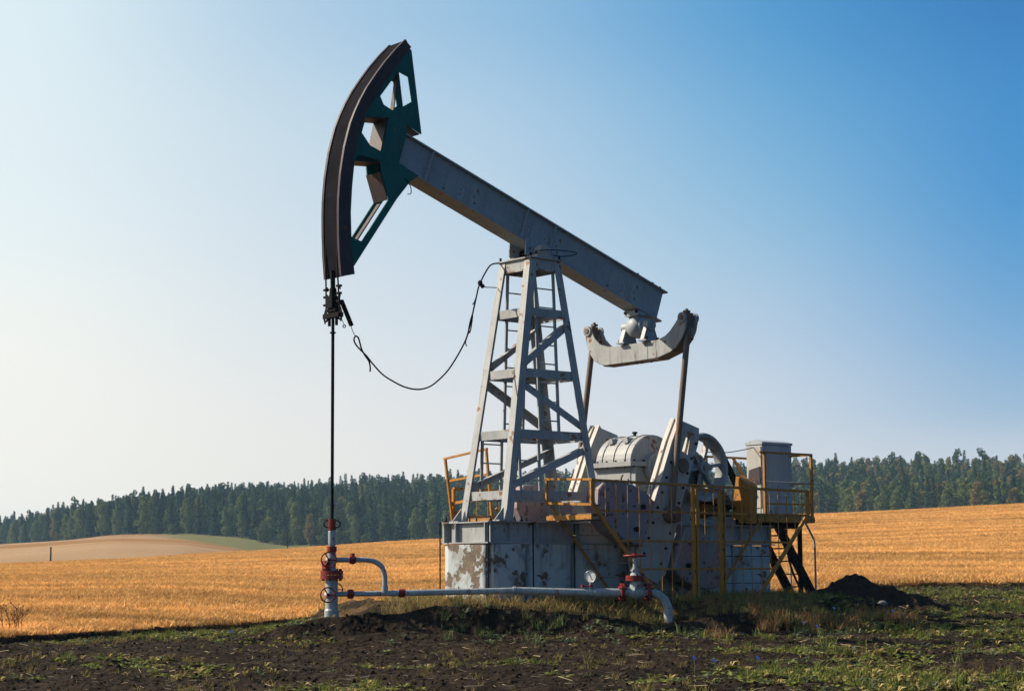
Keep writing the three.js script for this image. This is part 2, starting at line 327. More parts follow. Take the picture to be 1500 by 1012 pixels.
  m.name = 'ground'; m.receiveShadow = m.castShadow = true; m.userData.kind = 'structure'; scene.add(m);
}
function woodEdge(s) { // distance at which the wood begins
  return table([[-420, 1500], [-330, 1250], [-210, 860], [-165, 760], [-120, 680], [-60, 640], [0, 620], [90, 560], [150, 520], [300, 520]], s);
}
console.log('ground done');
// ---------------------------------------------------------------- foundation
{
  const f = thing('concrete_foundation', 'whitewashed concrete foundation with flaking paint under the steel skid', 'foundation');
  // separate cast blocks with open joints, edges worn
  const cuts = [-1.5, -0.62, 0.42, 1.75, 3.2, 4.4, 5.46];
  for (let i = 0; i < cuts.length - 1; i++) {
    const a = cuts[i] + 0.012, b = cuts[i + 1] - 0.012, g = new THREE.BoxGeometry(b - a, 1.31, 1.3, 10, 12, 12), p = g.attributes.position;
    for (let k = 0; k < p.count; k++) {
      const x = p.getX(k), y = p.getY(k), z = p.getZ(k), hx = (b - a) / 2, ex = hx - Math.abs(x), ez = 0.65 - Math.abs(z), ey = 0.655 - Math.abs(y);
      const corner = ex < 0.01 && ez < 0.01, n = fbm(y * 4 + i * 7 + (x > 0 ? 3 : 0), z * 4 + 5, 3, 13);
      const cut = corner ? 0.02 + 0.05 * n : 0.012 * (n - 0.5), sx = corner || ex < 0.01 ? cut : 0, sz = corner || ez < 0.01 ? cut : 0;
      const j = corner && ((i === 0 && x < 0)) ? 2.2 : 1;
      p.setXYZ(k, x - Math.sign(x) * sx * j, y - (ey < 0.01 && y > 0 ? 0.012 * n : 0), z - Math.sign(z) * sz * j);
    }
    g.computeVertexNormals(); g.translate((a + b) / 2, 0.955 - 0.655, 0);
    part(f, 'concrete_block', g, i === 0 ? M.concreteEnd : M.concrete);
  }
}
// ---------------------------------------------------------------- pump jack
const pump = thing('pump_jack', 'tall grey pump jack with a teal horsehead standing on the concrete foundation', 'pump jack');
const HB = 1.334, HT = 5.925;
{ // skid of rolled beams
  const b = sub(pump, 'base_frame');
  const rail = (z) => [box(7.03, 0.022, 0.2, 2.0, HB - 0.011, z), box(7.03, 0.022, 0.2, 2.0, 0.975, z), box(7.03, 0.328, 0.02, 2.0, 1.149, z)];
  part(b, 'side_beam', rail(0.547), M.grey); part(b, 'side_beam', rail(-0.547), M.grey);
  for (const x of [-1.40, -1.0, 1.35, 3.4, 5.36]) part(b, 'cross_beam', x === -1.40
    ? [box(0.19, 0.022, 0.884, x + 0.0, HB - 0.014, 0), box(0.19, 0.022, 0.884, x, 0.978, 0), box(0.02, 0.318, 0.884, x - 0.02, 1.149, 0)]
    : box(0.18, 0.3, 1.05, x, 1.15, 0), M.grey);
  for (const z of [0.601, -0.601]) for (const x of [-1.46, -1.0, -0.42, 0.55, 1.6, 2.65, 3.7, 4.6, 5.4]) part(b, 'stiffener', box(0.016, 0.326, 0.084, x, 1.149, z), M.grey);
  part(b, 'end_stiffener', box(0.085, 0.31, 0.02, -1.462, 1.149, -0.25), M.grey);
  for (const z of [0.6, -0.6]) for (const x of [-1.42, -0.9, -0.75, 0.4, 0.95, 1.25, 2.3, 3.4]) part(b, 'anchor_bolt', [cyl(V(x, HB, z), V(x, HB + 0.035, z), 0.026, 0.026, 6), cyl(V(x, HB, z), V(x, HB + 0.085, z), 0.012, 0.012, 8)], M.dark);
  for (const x of [-1.53, -0.55, 0.39]) part(b, 'tie_rod', cyl(V(x, 0.0, 0.668), V(x, HB - 0.03, 0.668), 0.012, 0.012, 8), M.dark);
  part(b, 'tie_rod', cyl(V(-1.53, -0.05, -0.63), V(-1.53, HB + 0.01, -0.63), 0.012, 0.012, 8), M.dark);
  part(b, 'deck_plate', box(1.6, 0.012, 0.86, 4.3, HB + 0.008, 0), M.rusty);
}
{ // tower
  const t = sub(pump, 'tower');
  const at = (y, sx, sz) => { const k = (HT - y) / (HT - HB); return V(sx * lerp(0.344, 1.109, k), y, sz * lerp(0.413, 0.616, k)); };
  for (const sx of [-1, 1]) for (const sz of [-1, 1]) {
    const p = at(HB + 0.012, sx, sz), q = at(HT - 0.02, sx, sz);
    part(t, 'leg', angle(p, q, V(-sx, 0, 0), V(0, 0, -sz), 0.155, 0.016), M.grey);
    part(t, 'foot_plate', [box(0.34, 0.022, 0.24, p.x + sx * 0.02, HB + 0.011, p.z - sz * 0.06), plate([[0, 0], [0.2, 0], [0, 0.22]], -0.008, 0.008, [], 0).scale(sx, 1, 1).translate(p.x + sx * 0.005, HB + 0.022, p.z - sz * 0.05)].map((g, i) => (i && sx < 0 ? flip(g) : g)), M.grey);
  }
  const inset = 0.02;
  for (const y of [5.03, 3.96, 2.90, 1.86]) {
    for (const sz of [-1, 1]) { const a = at(y, -1, sz), b = at(y, 1, sz); a.z -= sz * inset; b.z -= sz * inset; a.x += 0.03; b.x -= 0.03; part(t, 'ring_brace', angle(a, b, V(0, -1, 0), V(0, 0, -sz), 0.15, 0.014, 0.11), M.grey); }
    for (const sx of [-1, 1]) { const a = at(y - 0.004, sx, -1), b = at(y - 0.004, sx, 1); a.x -= sx * inset; b.x -= sx * inset; a.z += 0.03; b.z -= 0.03; part(t, 'ring_brace', angle(a, b, V(0, -1, 0), V(-sx, 0, 0), 0.15, 0.014, 0.10), M.grey); }
  }
  for (const sz of [-1, 1]) for (const [y0, y1] of [[4.06, 4.84], [3.80, 3.05], [1.98, 2.68]]) {
    const a = at(y0, -1, sz), b = at(y1, 1, sz); a.z -= sz * 0.045; b.z -= sz * 0.045; a.x += 0.04; b.x -= 0.03;
    part(t, 'diagonal_brace', angle(a, b, V(0, -1, 0), V(0, 0, -sz), 0.125, 0.014, 0.10), M.grey);
  }
  // cap
  const c = 0.36, w = 0.43;
  for (const sz of [-1, 1]) part(t, 'cap_beam', box(2 * c - 0.05, 0.2, 0.018, 0, HT - 0.125, sz * (w - 0.028)), M.grey);
  for (const sx of [-1, 1]) part(t, 'cap_beam', box(0.018, 0.2, 2 * w - 0.1, sx * (c - 0.028), HT - 0.127, 0), M.grey);
  part(t, 'cap_plate', box(2 * c + 0.04, 0.024, 2 * w + 0.06, 0, HT - 0.010, 0, 0.004), M.grey);
  for (const sx of [-1, 1]) for (const sz of [-1, 1]) part(t, 'cap_bolt', cyl(V(sx * 0.33, HT, sz * 0.41), V(sx * 0.33, HT + 0.07, sz * 0.41), 0.02, 0.02, 8), M.dark);
  // two ladders, each in two offset lengths
  for (const sz of [-1, 1]) {
    const n = sz > 0 ? 'front' : 'rear';
    const zt = (y) => sz * (lerp(0.413, 0.616, (HT - y) / (HT - HB)) - 0.065);
    const lad = (x0, x1, ya, yb) => {
      for (const x of [x0, x1]) part(t, 'ladder_rail', bar(V(x, ya, zt(ya)), V(x, yb, zt(yb)), 0.055, 0.028, V(1, 0, 0)), M.grey);
      for (let y = yb - 0.16; y > ya + 0.05; y -= 0.33) part(t, 'ladder_rung', cyl(V(x0, y, zt(y)), V(x1, y, zt(y)), 0.013, 0.013, 8), M.grey);
    };
    lad(-0.21, 0.22, 2.86, HT - 0.05); lad(-0.70, -0.26, HB + 0.5, 2.86);
  }
}
{ // saddle bearing
  const s = sub(pump, 'saddle_bearing');
  for (const z of [-0.33, 0.33]) {
    part(s, 'bearing_housing', [cyl(V(0, 6.06, z - 0.085), V(0, 6.06, z + 0.085), 0.115, 0.115, 28), box(0.36, 0.06, 0.15, 0, HT + 0.033, z, 0.006), box(0.15, 0.1, 0.12, 0, HT + 0.08, z)], M.white);
    for (const x of [-0.145, 0.145]) part(s, 'bolt', cyl(V(x, HT + 0.06, z), V(x, HT + 0.11, z), 0.02, 0.02, 6), M.dark);
  }
  part(s, 'shaft', cyl(V(0, 6.06, -0.26), V(0, 6.06, 0.26), 0.075, 0.075, 20), M.dark);
  part(s, 'side_bracket', plate([[-0.30, 5.99], [0.10, 5.99], [0.18, 6.10], [0.12, 6.22], [-0.28, 6.30]], 0.205, 0.235), M.beam);
  part(s, 'side_bracket', plate([[-0.30, 5.99], [0.10, 5.99], [0.18, 6.10], [0.12, 6.22], [-0.28, 6.30]], -0.235, -0.205), M.beam);
}
{ // walking beam: I-section tilted head-up
  const w = sub(pump, 'walking_beam'); w.position.set(0, 6.135, 0); w.rotation.z = -19.35 * Math.PI / 180;
  const x0 = -3.3, x1 = 3.2, D = 0.6, L = x1 - x0, mx = (x0 + x1) / 2;
  part(w, 'bottom_flange', box(L + 0.02, 0.026, 0.4, mx + 0.01, 0.013, 0), M.beam);
  part(w, 'top_flange', box(L, 0.026, 0.4, mx, D - 0.013, 0), M.beam);
  part(w, 'web', box(L - 0.06, D - 0.052, 0.02, mx - 0.03, D / 2, 0.125), M.beam); part(w, 'web', box(L - 0.06, D - 0.052, 0.02, mx - 0.03, D / 2, -0.125), M.beam);
  part(w, 'end_plate', box(0.016, D - 0.056, 0.22, x1 - 0.05, D / 2, 0), M.beam);
  for (const sz of [-1, 1]) for (const x of [-0.38, 0.30]) part(w, 'stiffener', box(0.03, D - 0.056, 0.06, x, D / 2, sz * 0.167), M.beam);
  for (const sz of [-1, 1]) part(w, 'stiffener', box(0.03, D - 0.056, 0.06, -2.62, D / 2, sz * 0.167), M.beam);
  for (const x of [2.45, 2.85, 3.05]) part(w, 'bolt', cyl(V(x, D, 0.12), V(x, D + 0.05, 0.12), 0.022, 0.022, 6), M.dark);
}
{ // horsehead
  const h = sub(pump, 'horsehead');
  const outer = [[-2.91, 9.35], [-3.12, 9.14], [-3.33, 8.90], [-3.53, 8.64], [-3.70, 8.40], [-3.83, 8.18], [-3.93, 7.98], [-4.02, 7.77], [-4.08, 7.57], [-4.14, 7.35], [-4.18, 7.13], [-4.215, 6.92], [-4.235, 6.71], [-4.25, 6.50], [-4.255, 6.28], [-4.25, 5.95], [-4.235, 5.61], [-4.20, 5.23]];
  const inner = [[-3.97, 5.41], [-4.04, 5.88], [-4.05, 6.30], [-4.03, 6.73], [-3.98, 7.16], [-3.88, 7.60], [-3.75, 7.97], [-3.62, 8.17], [-3.49, 8.35], [-3.30, 8.63], [-3.09, 8.90], [-2.83, 9.22]];
  const body = [[-2.84, 9.245], [-2.78, 9.21], [-2.57, 7.80], [-2.88, 7.92], [-2.89, 7.74], [-3.04, 7.25], [-2.64, 7.08], [-2.80, 6.97], [-3.09, 6.63], [-3.96, 5.41]];
  const joint = inner.slice(1, -1);
  const sheet = [...body, ...joint];
  const A = [[-3.06, 8.80], [-3.43, 8.32], [-3.36, 8.19], [-3.18, 8.12], [-2.92, 8.24], [-2.775, 8.33], [-2.85, 8.74]];
  const B = [[-3.72, 7.94], [-3.25, 7.99], [-3.39, 7.38], [-3.64, 7.46], [-3.81, 7.65]];
  const C = [[-3.95, 7.18], [-3.85, 7.28], [-3.41, 7.23], [-3.39, 7.03], [-3.25, 6.61], [-3.80, 5.84], [-4.01, 5.89], [-4.025, 6.3], [-4.0, 6.73]];
  for (const sz of [-1, 1]) {
    const z = sz * 0.205;
    part(h, 'side_plate', plate(sheet, z - 0.012, z + 0.012, [A, B, C], 0.003), M.teal, 'teal side plate with three cut openings');
    part(h, 'arc_flange', plate([...outer, [-3.95, 5.29], ...inner, [-2.80, 9.26]], sz > 0 ? z - 0.012 : z - 0.03, sz > 0 ? z + 0.03 : z + 0.012, [], 0.003), M.arc, 'dark brown curved rim of the horsehead');
  }
  // curved face in an even matte black, with a raised lip
  const face = (z0, z1, out, th) => {
    const pts = outer.map(([x, y], i) => { const a = outer[Math.max(0, i - 1)], b = outer[Math.min(outer.length - 1, i + 1)], l = Math.hypot(b[0] - a[0], b[1] - a[1]); return [x, y, (b[1] - a[1]) / l, -(b[0] - a[0]) / l]; });
    return plate([...pts.map(([x, y, nx, ny]) => [x + nx * out, y + ny * out]), ...pts.slice().reverse().map(([x, y, nx, ny]) => [x + nx * (out - th), y + ny * (out - th)])], z0, z1, [], 0);
  };
  part(h, 'face_plate', face(-0.17, 0.17, 0.012, 0.03), M.matteBlack, 'matte black curved face of the horsehead');
  part(h, 'face_lip', face(0.192, 0.245, 0.03, 0.055), M.arc); part(h, 'face_lip', face(-0.245, -0.192, 0.03, 0.055), M.arc);
  part(h, 'top_cap', bar(V(-2.93, 9.34, 0), V(-2.79, 9.20, 0), 0.42, 0.02, V(0, 0, 1)), M.white);
  // ribs between the two side plates
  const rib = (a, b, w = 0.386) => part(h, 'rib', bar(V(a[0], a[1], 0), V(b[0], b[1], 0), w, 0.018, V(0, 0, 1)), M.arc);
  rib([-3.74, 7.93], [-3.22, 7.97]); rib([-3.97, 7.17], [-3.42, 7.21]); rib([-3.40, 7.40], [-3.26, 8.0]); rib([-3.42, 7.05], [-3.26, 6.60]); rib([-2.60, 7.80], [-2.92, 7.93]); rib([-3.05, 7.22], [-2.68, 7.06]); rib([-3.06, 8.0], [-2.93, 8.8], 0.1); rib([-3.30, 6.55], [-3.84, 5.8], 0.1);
  part(h, 'loose_wire', tube([V(-2.93, 7.0, 0.22), V(-2.82, 6.88, 0.23), V(-2.80, 6.76, 0.22), V(-2.87, 6.74, 0.22)], 0.008, 24, 6), M.dark);
}
{ // tail hinge + equalizer
  const e = sub(pump, 'equalizer');
  const prof = [[-1.25, 5.08], [-1.18, 5.03], [-1.13, 4.95], [-1.07, 4.84], [-0.92, 4.71], [-0.72, 4.645], [0, 4.645], [0.60, 4.655], [0.80, 4.71], [0.93, 4.79], [1.05, 4.90], [1.14, 5.0], [1.19, 5.07], [1.27, 5.09], [1.34, 5.03], [1.35, 4.92], [1.31, 4.76], [1.22, 4.62], [1.08, 4.48], [0.92, 4.40], [0.60, 4.33], [0, 4.315], [-0.80, 4.31], [-0.98, 4.36], [-1.10, 4.44], [-1.19, 4.54], [-1.27, 4.67], [-1.32, 4.86], [-1.32, 5.02]];
  const mirror = prof.map(([z, y]) => [-z, y]);   // seen along +X the profile's z runs the other way
  const turn = (g, x) => g.rotateY(Math.PI / 2).translate(x, 0, 0);
  part(e, 'cheek_plate', turn(plate(mirror, -0.02, 0.02, [], 0.006), 2.537), M.equal);
  part(e, 'cheek_plate', turn(plate(mirror, -0.02, 0.02, [], 0.006), 2.80), M.equal);
  const mid = mirror.filter(([z]) => Math.abs(z) <= 0.95);
  part(e, 'core', turn(plate(mid, -0.112, 0.112, [], 0), 2.668), M.rusty);
  part(e, 'bottom_strip', [bar(V(2.668, 4.305, -0.85), V(2.668, 4.318, 0.62), 0.27, 0.02, V(1, 0, 0)), bar(V(2.668, 4.318, 0.60), V(2.668, 4.42, 0.98), 0.27, 0.02, V(1, 0, 0)), bar(V(2.668, 4.42, 0.97), V(2.668, 4.64, 1.25), 0.27, 0.02, V(1, 0, 0)), bar(V(2.668, 4.305, -0.80), V(2.668, 4.42, -1.09), 0.27, 0.02, V(1, 0, 0))], M.rusty);
  for (const sz of [-1, 1]) {
    const z = sz * 1.255; part(e, 'pin', cyl(V(2.47, 5.0, z), V(2.87, 5.0, z), 0.05, 0.05, 18), M.rusty);
    for (const x of [2.505, 2.83]) part(e, 'pin_boss', cyl(V(x - 0.018, 5.0, z), V(x + 0.018, 5.0, z), 0.095, 0.095, 22), M.equal);
    part(e, 'pin_bolt', [cyl(V(2.66, 5.05, z - sz * 0.03), V(2.66, 5.17, z - sz * 0.03), 0.03, 0.03, 8), box(0.1, 0.04, 0.09, 2.66, 5.12, z - sz * 0.03)], M.rusty);
  }
  for (const z of [-0.28, -0.02, 0.12, 0.36]) part(e, 'bolt', cyl(V(2.6, 4.27, z), V(2.6, 4.31, z), 0.022, 0.022, 6), M.rusty);
  const k = sub(pump, 'tail_hinge');
  part(k, 'top_block', [box(0.34, 0.10, 0.36, 2.62, 5.20, 0, 0.01), box(0.22, 0.14, 0.26, 2.62, 5.10, 0, 0.01)], M.beam);
  part(k, 'housing', new THREE.LatheGeometry([[0.0, -0.2], [0.13, -0.2], [0.15, -0.17], [0.15, -0.13], [0.2, -0.11], [0.215, 0], [0.2, 0.11], [0.15, 0.13], [0.15, 0.17], [0.13, 0.2], [0, 0.2]].map(([a, b]) => new THREE.Vector2(a, b)), 30).rotateX(Math.PI / 2).translate(2.63, 4.96, 0), M.beam);
  for (const sz of [-1, 1]) {
    part(k, 'trunnion', cyl(V(2.63, 4.97, sz * 0.2), V(2.63, 4.97, sz * 0.36), 0.105, 0.105, 24), M.beam);
    part(k, 'pedestal', plate([[-0.2, 4.66], [0.2, 4.66], [0.09, 4.95], [-0.09, 4.95]], sz * 0.28 - 0.05, sz * 0.28 + 0.05).translate(2.63, 0, 0), M.beam);
    part(k, 'pedestal_foot', box(0.42, 0.03, 0.2, 2.64, 4.675, sz * 0.29), M.beam);
    for (const x of [2.49, 2.78]) part(k, 'bolt', cyl(V(x, 4.68, sz * 0.36), V(x, 4.74, sz * 0.36), 0.022, 0.022, 6), M.dark);
  }
  for (const [z, y] of [[-0.15, 5.22], [0.15, 5.22]]) part(k, 'bolt', cyl(V(2.43, y, z), V(2.5, y, z), 0.03, 0.03, 6), M.dark);
}
// pitman arms, cranks and counterweights: crank centre line through the shaft (2.52, 2.35)
const HUB = V(2.52, 2.35, 0), AX = V(0.393, 0.92, 0).normalize(), PX = V(AX.y, -AX.x, 0);
const along = (a, p, z) => V(HUB.x + AX.x * a + PX.x * p, HUB.y + AX.y * a + PX.y * p, z);
for (const sz of [-1, 1]) {
  const pin = along(-0.95, 0, sz * 1.285);
  const pm = part(pump, 'pitman_arm', [cyl(V(2.668, 4.93, sz * 1.262), V(pin.x, pin.y + 0.1, pin.z), 0.055, 0.055, 16)], M.rusty);
  part(pm, 'top_eye', box(0.16, 0.26, 0.1, 2.668, 4.96, sz * 1.26, 0.01), M.rusty);
  part(pm, 'lower_bearing', [cyl(pin.clone().setZ(sz * 1.21), pin.clone().setZ(sz * 1.40), 0.15, 0.15, 24), cyl(pin.clone().setZ(sz * 1.40), pin.clone().setZ(sz * 1.43), 0.09, 0.09, 8)], M.rusty);
  const c = sub(pump, 'crank');
  for (const [z0, z1] of [[0.93, 1.04], [1.09, 1.20]]) {
    const q = (a, p) => { const v = along(a, p, 0); return [v.x, v.y]; };
    const a0 = sz > 0 ? z0 : -z1, a1 = sz > 0 ? z1 : -z0;
    part(c, 'crank_plate', plate([q(0.78, -0.36), q(0.74, -0.29), q(0.80, 0.14), q(0.55, 0.22), q(-0.6, 0.24), q(-1.95, 0.34), q(-2.18, 0.2), q(-2.18, -0.25), q(-1.95, -0.40), q(0.3, -0.40)], a0, a1, [[q(0.64, -0.12), q(0.66, 0.07), q(0.22, 0.11), q(0.22, -0.12)]], 0.008), M.white);
  }
  part(c, 'spacer', [box(0.3, 0.3, 0.05, HUB.x, HUB.y, sz * 1.065), box(0.2, 0.2, 0.05, ...along(-1.7, 0, 0).setZ(sz * 1.065).toArray()), box(0.12, 0.12, 0.05, ...along(0.6, -0.2, 0).setZ(sz * 1.065).toArray())], M.dark);
  part(c, 'hub', [cyl(V(HUB.x, HUB.y, sz * 0.8), V(HUB.x, HUB.y, sz * 0.93), 0.26, 0.26, 28)], M.grey);
  for (let i = 0; i < 9; i++) for (const p of [-0.30, 0.15]) { const v = along(0.5 - i * 0.29, p, 0); part(c, 'bolt', cyl(V(v.x, v.y, sz * 1.195), V(v.x, v.y, sz * 1.225), 0.024, 0.024, 6), M.dark); }
  part(c, 'hub_cap', cyl(V(HUB.x, HUB.y, sz * 1.2), V(HUB.x, HUB.y, sz * 1.235), 0.13, 0.13, 24), M.rusty);
  for (const [s, a0] of [[-1, -1.32], [1, -1.40]]) {
    const pts = []; const q = (a, p) => { const v = along(a0 + a, s * p, 0); pts.push([v.x, v.y]); };
    q(-0.42, 0.415); q(-0.50, 0.75); q(-0.47, 1.15); q(-0.36, 1.45); q(-0.18, 1.66); q(0.06, 1.74); q(0.26, 1.66); q(0.40, 1.40); q(0.47, 1.0); q(0.47, 0.65); q(0.40, 0.415);
    const w = part(c, 'counterweight', plate(pts, sz > 0 ? 0.86 : -1.27, sz > 0 ? 1.27 : -0.86, [], 0.02), M.pink, 'faded pink counterweight with red and dark chipped paint');
    for (const [a, p] of [[0.2, 0.7], [-0.22, 0.7]]) { const v = along(a0 + a, s * p, 0); part(w, 'bolt', cyl(V(v.x, v.y, sz * 1.26), V(v.x, v.y, sz * 1.33), 0.045, 0.045, 6), M.dark); }
  }
}
{ // gear reducer
  const g = sub(pump, 'gear_reducer');
  const cover = [[1.93, 2.42]];
  for (let i = 0; i <= 14; i++) { const a = Math.PI - (Math.PI * 0.72) * i / 14; cover.push([2.52 + 0.57 * Math.cos(a), 2.42 + 0.52 * Math.sin(a)]); }
  cover.push([3.25, 2.72]); for (let i = 0; i <= 8; i++) { const a = Math.PI * 0.5 * (1 - i / 8); cover.push([3.5 + 0.32 * Math.cos(a), 2.42 + 0.29 * Math.sin(a)]); }
  cover.push([3.84, 2.42]);
  part(g, 'upper_cover', plate(cover, -0.47, 0.47, [], 0.02), M.grey);
  for (const z of [-0.3, 0.0, 0.3]) {
    const rib = []; for (let i = 0; i <= 14; i++) { const a = Math.PI - Math.PI * 0.72 * i / 14; rib.push([2.52 + 0.585 * Math.cos(a), 2.42 + 0.535 * Math.sin(a)]); }
    for (let i = 14; i >= 0; i--) { const a = Math.PI - Math.PI * 0.72 * i / 14; rib.push([2.52 + 0.55 * Math.cos(a), 2.42 + 0.5 * Math.sin(a)]); }
    part(g, 'cover_rib', plate(rib, z - 0.012, z + 0.012, [], 0), M.grey);
  }
  for (const z of [-0.2, 0.2]) part(g, 'lifting_lug', [box(0.14, 0.06, 0.14, 2.14, 2.82, z, 0.01).rotateZ(0), cyl(V(2.08, 2.84, z), V(2.2, 2.84, z), 0.05, 0.05, 12), box(0.2, 0.05, 0.05, 2.2, 2.86, z)], M.grey);
  part(g, 'breather', [cyl(V(2.6, 2.93, -0.1), V(2.6, 3.02, -0.1), 0.03, 0.03, 10), cyl(V(2.6, 3.0, -0.1), V(2.6, 3.03, -0.1), 0.05, 0.05, 10)], M.dark);
  part(g, 'split_flange', box(2.06, 0.085, 1.12, 2.89, 2.40, 0, 0.008), M.grey);
  for (const z of [-0.52, 0.52]) for (let x = 1.98; x < 3.9; x += 0.24) part(g, 'bolt', cyl(V(x, 2.34, z), V(x, 2.48, z), 0.02, 0.02, 6), M.dark);
  for (let z = -0.36; z < 0.4; z += 0.24) part(g, 'bolt', cyl(V(1.905, 2.34, z), V(1.905, 2.47, z), 0.02, 0.02, 6), M.dark);
  part(g, 'lower_case', [box(1.86, 0.62, 0.9, 2.89, 2.05, 0, 0.02), box(1.7, 0.42, 0.82, 2.89, 1.57, 0)], M.grey);
  part(g, 'case_foot', box(2.1, 0.05, 1.1, 2.89, 1.362, 0, 0.008), M.grey);
  for (const x of [1.99, 2.5, 3.1, 3.6]) for (const sz of [-1, 1]) part(g, 'web_rib', box(0.03, 0.5, 0.1, x, 2.1, sz * 0.5), M.grey);
  for (const sz of [-1, 1]) part(g, 'bearing_cap', [cyl(V(HUB.x, HUB.y, sz * 0.48), V(HUB.x, HUB.y, sz * 0.6), 0.27, 0.27, 30), cyl(V(HUB.x, HUB.y, sz * 0.6), V(HUB.x, HUB.y, sz * 0.66), 0.2, 0.2, 30)], M.grey);
  part(g, 'output_shaft', cyl(V(HUB.x, HUB.y, -0.81), V(HUB.x, HUB.y, 0.81), 0.11, 0.11, 24), M.steel);
  part(g, 'oil_pipe', tube([V(1.9, 2.2, 0.3), V(1.82, 2.1, 0.34), V(1.82, 1.75, 0.36), V(1.86, 1.45, 0.34)], 0.018, 30, 8), M.rusty);
  part(g, 'inspection_cover', box(0.02, 0.3, 0.36, 1.948, 1.98, -0.05, 0.005), M.rusty);
  for (const [y, z] of [[1.86, -0.2], [1.86, 0.1], [2.1, -0.2], [2.1, 0.1]]) part(g, 'bolt', cyl(V(1.93, y, z), V(1.945, y, z), 0.016, 0.016, 6), M.dark);
  part(g, 'brake_lever', bar(V(3.2, 1.4, 0.72), V(3.35, 2.3, 0.74), 0.03, 0.05, V(0, 0, 1)), M.dark);
  // belt pulley
  const c = V(3.62, 2.37, 0.56), p = sub(pump, 'belt_pulley');
  const rimProf = [[0.52, -0.12], [0.615, -0.12], [0.625, -0.11], [0.605, -0.09], [0.625, -0.07], [0.605, -0.045], [0.625, -0.02], [0.605, 0.0], [0.625, 0.02], [0.605, 0.045], [0.625, 0.07], [0.605, 0.09], [0.625, 0.11], [0.615, 0.12], [0.52, 0.12], [0.52, -0.12]];
  part(p, 'rim', new THREE.LatheGeometry(rimProf.map(([a, b]) => new THREE.Vector2(a, b)), 64).rotateX(Math.PI / 2).translate(c.x, c.y, c.z), M.grey);
  part(p, 'hub', cyl(V(c.x, c.y, c.z - 0.13), V(c.x, c.y, c.z + 0.13), 0.12, 0.12, 24), M.grey);
  part(p, 'shaft', cyl(V(c.x, c.y, 0.4), V(c.x, c.y, c.z + 0.16), 0.05, 0.05, 16), M.steel);
  for (let i = 0; i < 6; i++) { const a = i * Math.PI / 3 + 0.15; part(p, 'spoke', bar(V(c.x + 0.1 * Math.cos(a), c.y + 0.1 * Math.sin(a), c.z), V(c.x + 0.56 * Math.cos(a), c.y + 0.56 * Math.sin(a), c.z), 0.12, 0.06, V(0, 0, 1)), M.grey); }
  for (const z of [0.5, 0.56, 0.62]) part(pump, 'drive_belt', tube([V(3.45, 2.98, z), V(3.75, 2.985, z), V(4.02, 2.86, z), V(4.4, 2.35, z), V(4.72, 1.85, z), V(4.78, 1.70, z), V(4.70, 1.62, z), V(4.4, 1.66, z), V(3.7, 1.745, z)], 0.022, 70, 6, 0.4), M.rubber);
}
{ // motor
  const m = thing('electric_motor', 'finned electric motor with a yellow end cover on the rear of the skid', 'motor');
  part(m, 'slide_rail', [box(1.1, 0.10, 0.1, 4.25, 1.40, 0.3), box(1.1, 0.10, 0.1, 4.25, 1.40, -0.1)], M.white);
  part(m, 'base', box(0.62, 0.04, 0.56, 4.38, 1.47, 0.1), M.white);
  part(m, 'housing', cyl(V(4.12, 1.74, 0.1), V(4.68, 1.74, 0.1), 0.22, 0.22, 30), M.rusty);
  for (let i = 0; i < 18; i++) { const a = i / 18 * Math.PI * 2, v = (r) => [1.74 + r * Math.sin(a), 0.1 + r * Math.cos(a)]; const [y0, z0] = v(0.21), [y1, z1] = v(0.265); part(m, 'fin', bar(V(4.4, y0, z0), V(4.4, y1, z1), 0.52, 0.014, V(1, 0, 0)), M.grey); }
  part(m, 'fan_cover', new THREE.LatheGeometry([[0, 0], [0.2, 0], [0.25, 0.03], [0.27, 0.08], [0.27, 0.3], [0.25, 0.3], [0.25, 0.1]].map(([a, b]) => new THREE.Vector2(a, b)), 32).rotateZ(-Math.PI / 2).translate(3.82, 1.74, 0.1), M.yellow);
  part(m, 'terminal_box', box(0.2, 0.14, 0.2, 4.4, 2.0, 0.1, 0.01), M.grey);
  part(m, 'motor_foot', [box(0.14, 0.12, 0.5, 4.25, 1.53, 0.1), box(0.14, 0.12, 0.5, 4.6, 1.53, 0.1)], M.rusty);
  part(m, 'motor_sheave', [cyl(V(4.7, 1.74, 0.4), V(4.7, 1.74, 0.7), 0.11, 0.11, 24)], M.steel);
  const b = thing('belt_guard', 'tilted orange sheet metal belt guard beside the cabinet', 'guard');
  part(b, 'cover_sheet', plate([[-0.66, 2.25], [-1.0, 2.05], [-0.95, 1.34], [-0.56, 1.47], [-0.58, 1.75]], -0.007, 0.007, [], 0.002).rotateY(Math.PI / 2).translate(4.47, 0, 0), M.yellow);
  part(b, 'edge_sheet', [bar(V(4.57, 1.35, 0.96), V(4.57, 2.05, 1.0), 0.2, 0.012, V(1, 0, 0)), bar(V(4.57, 2.06, 0.99), V(4.57, 2.25, 0.67), 0.2, 0.012, V(1, 0, 0))], M.yellow);
  part(b, 'bracket', bar(V(4.49, 1.34, 0.64), V(4.49, 1.8, 0.64), 0.05, 0.03, V(1, 0, 0)), M.dark);
}
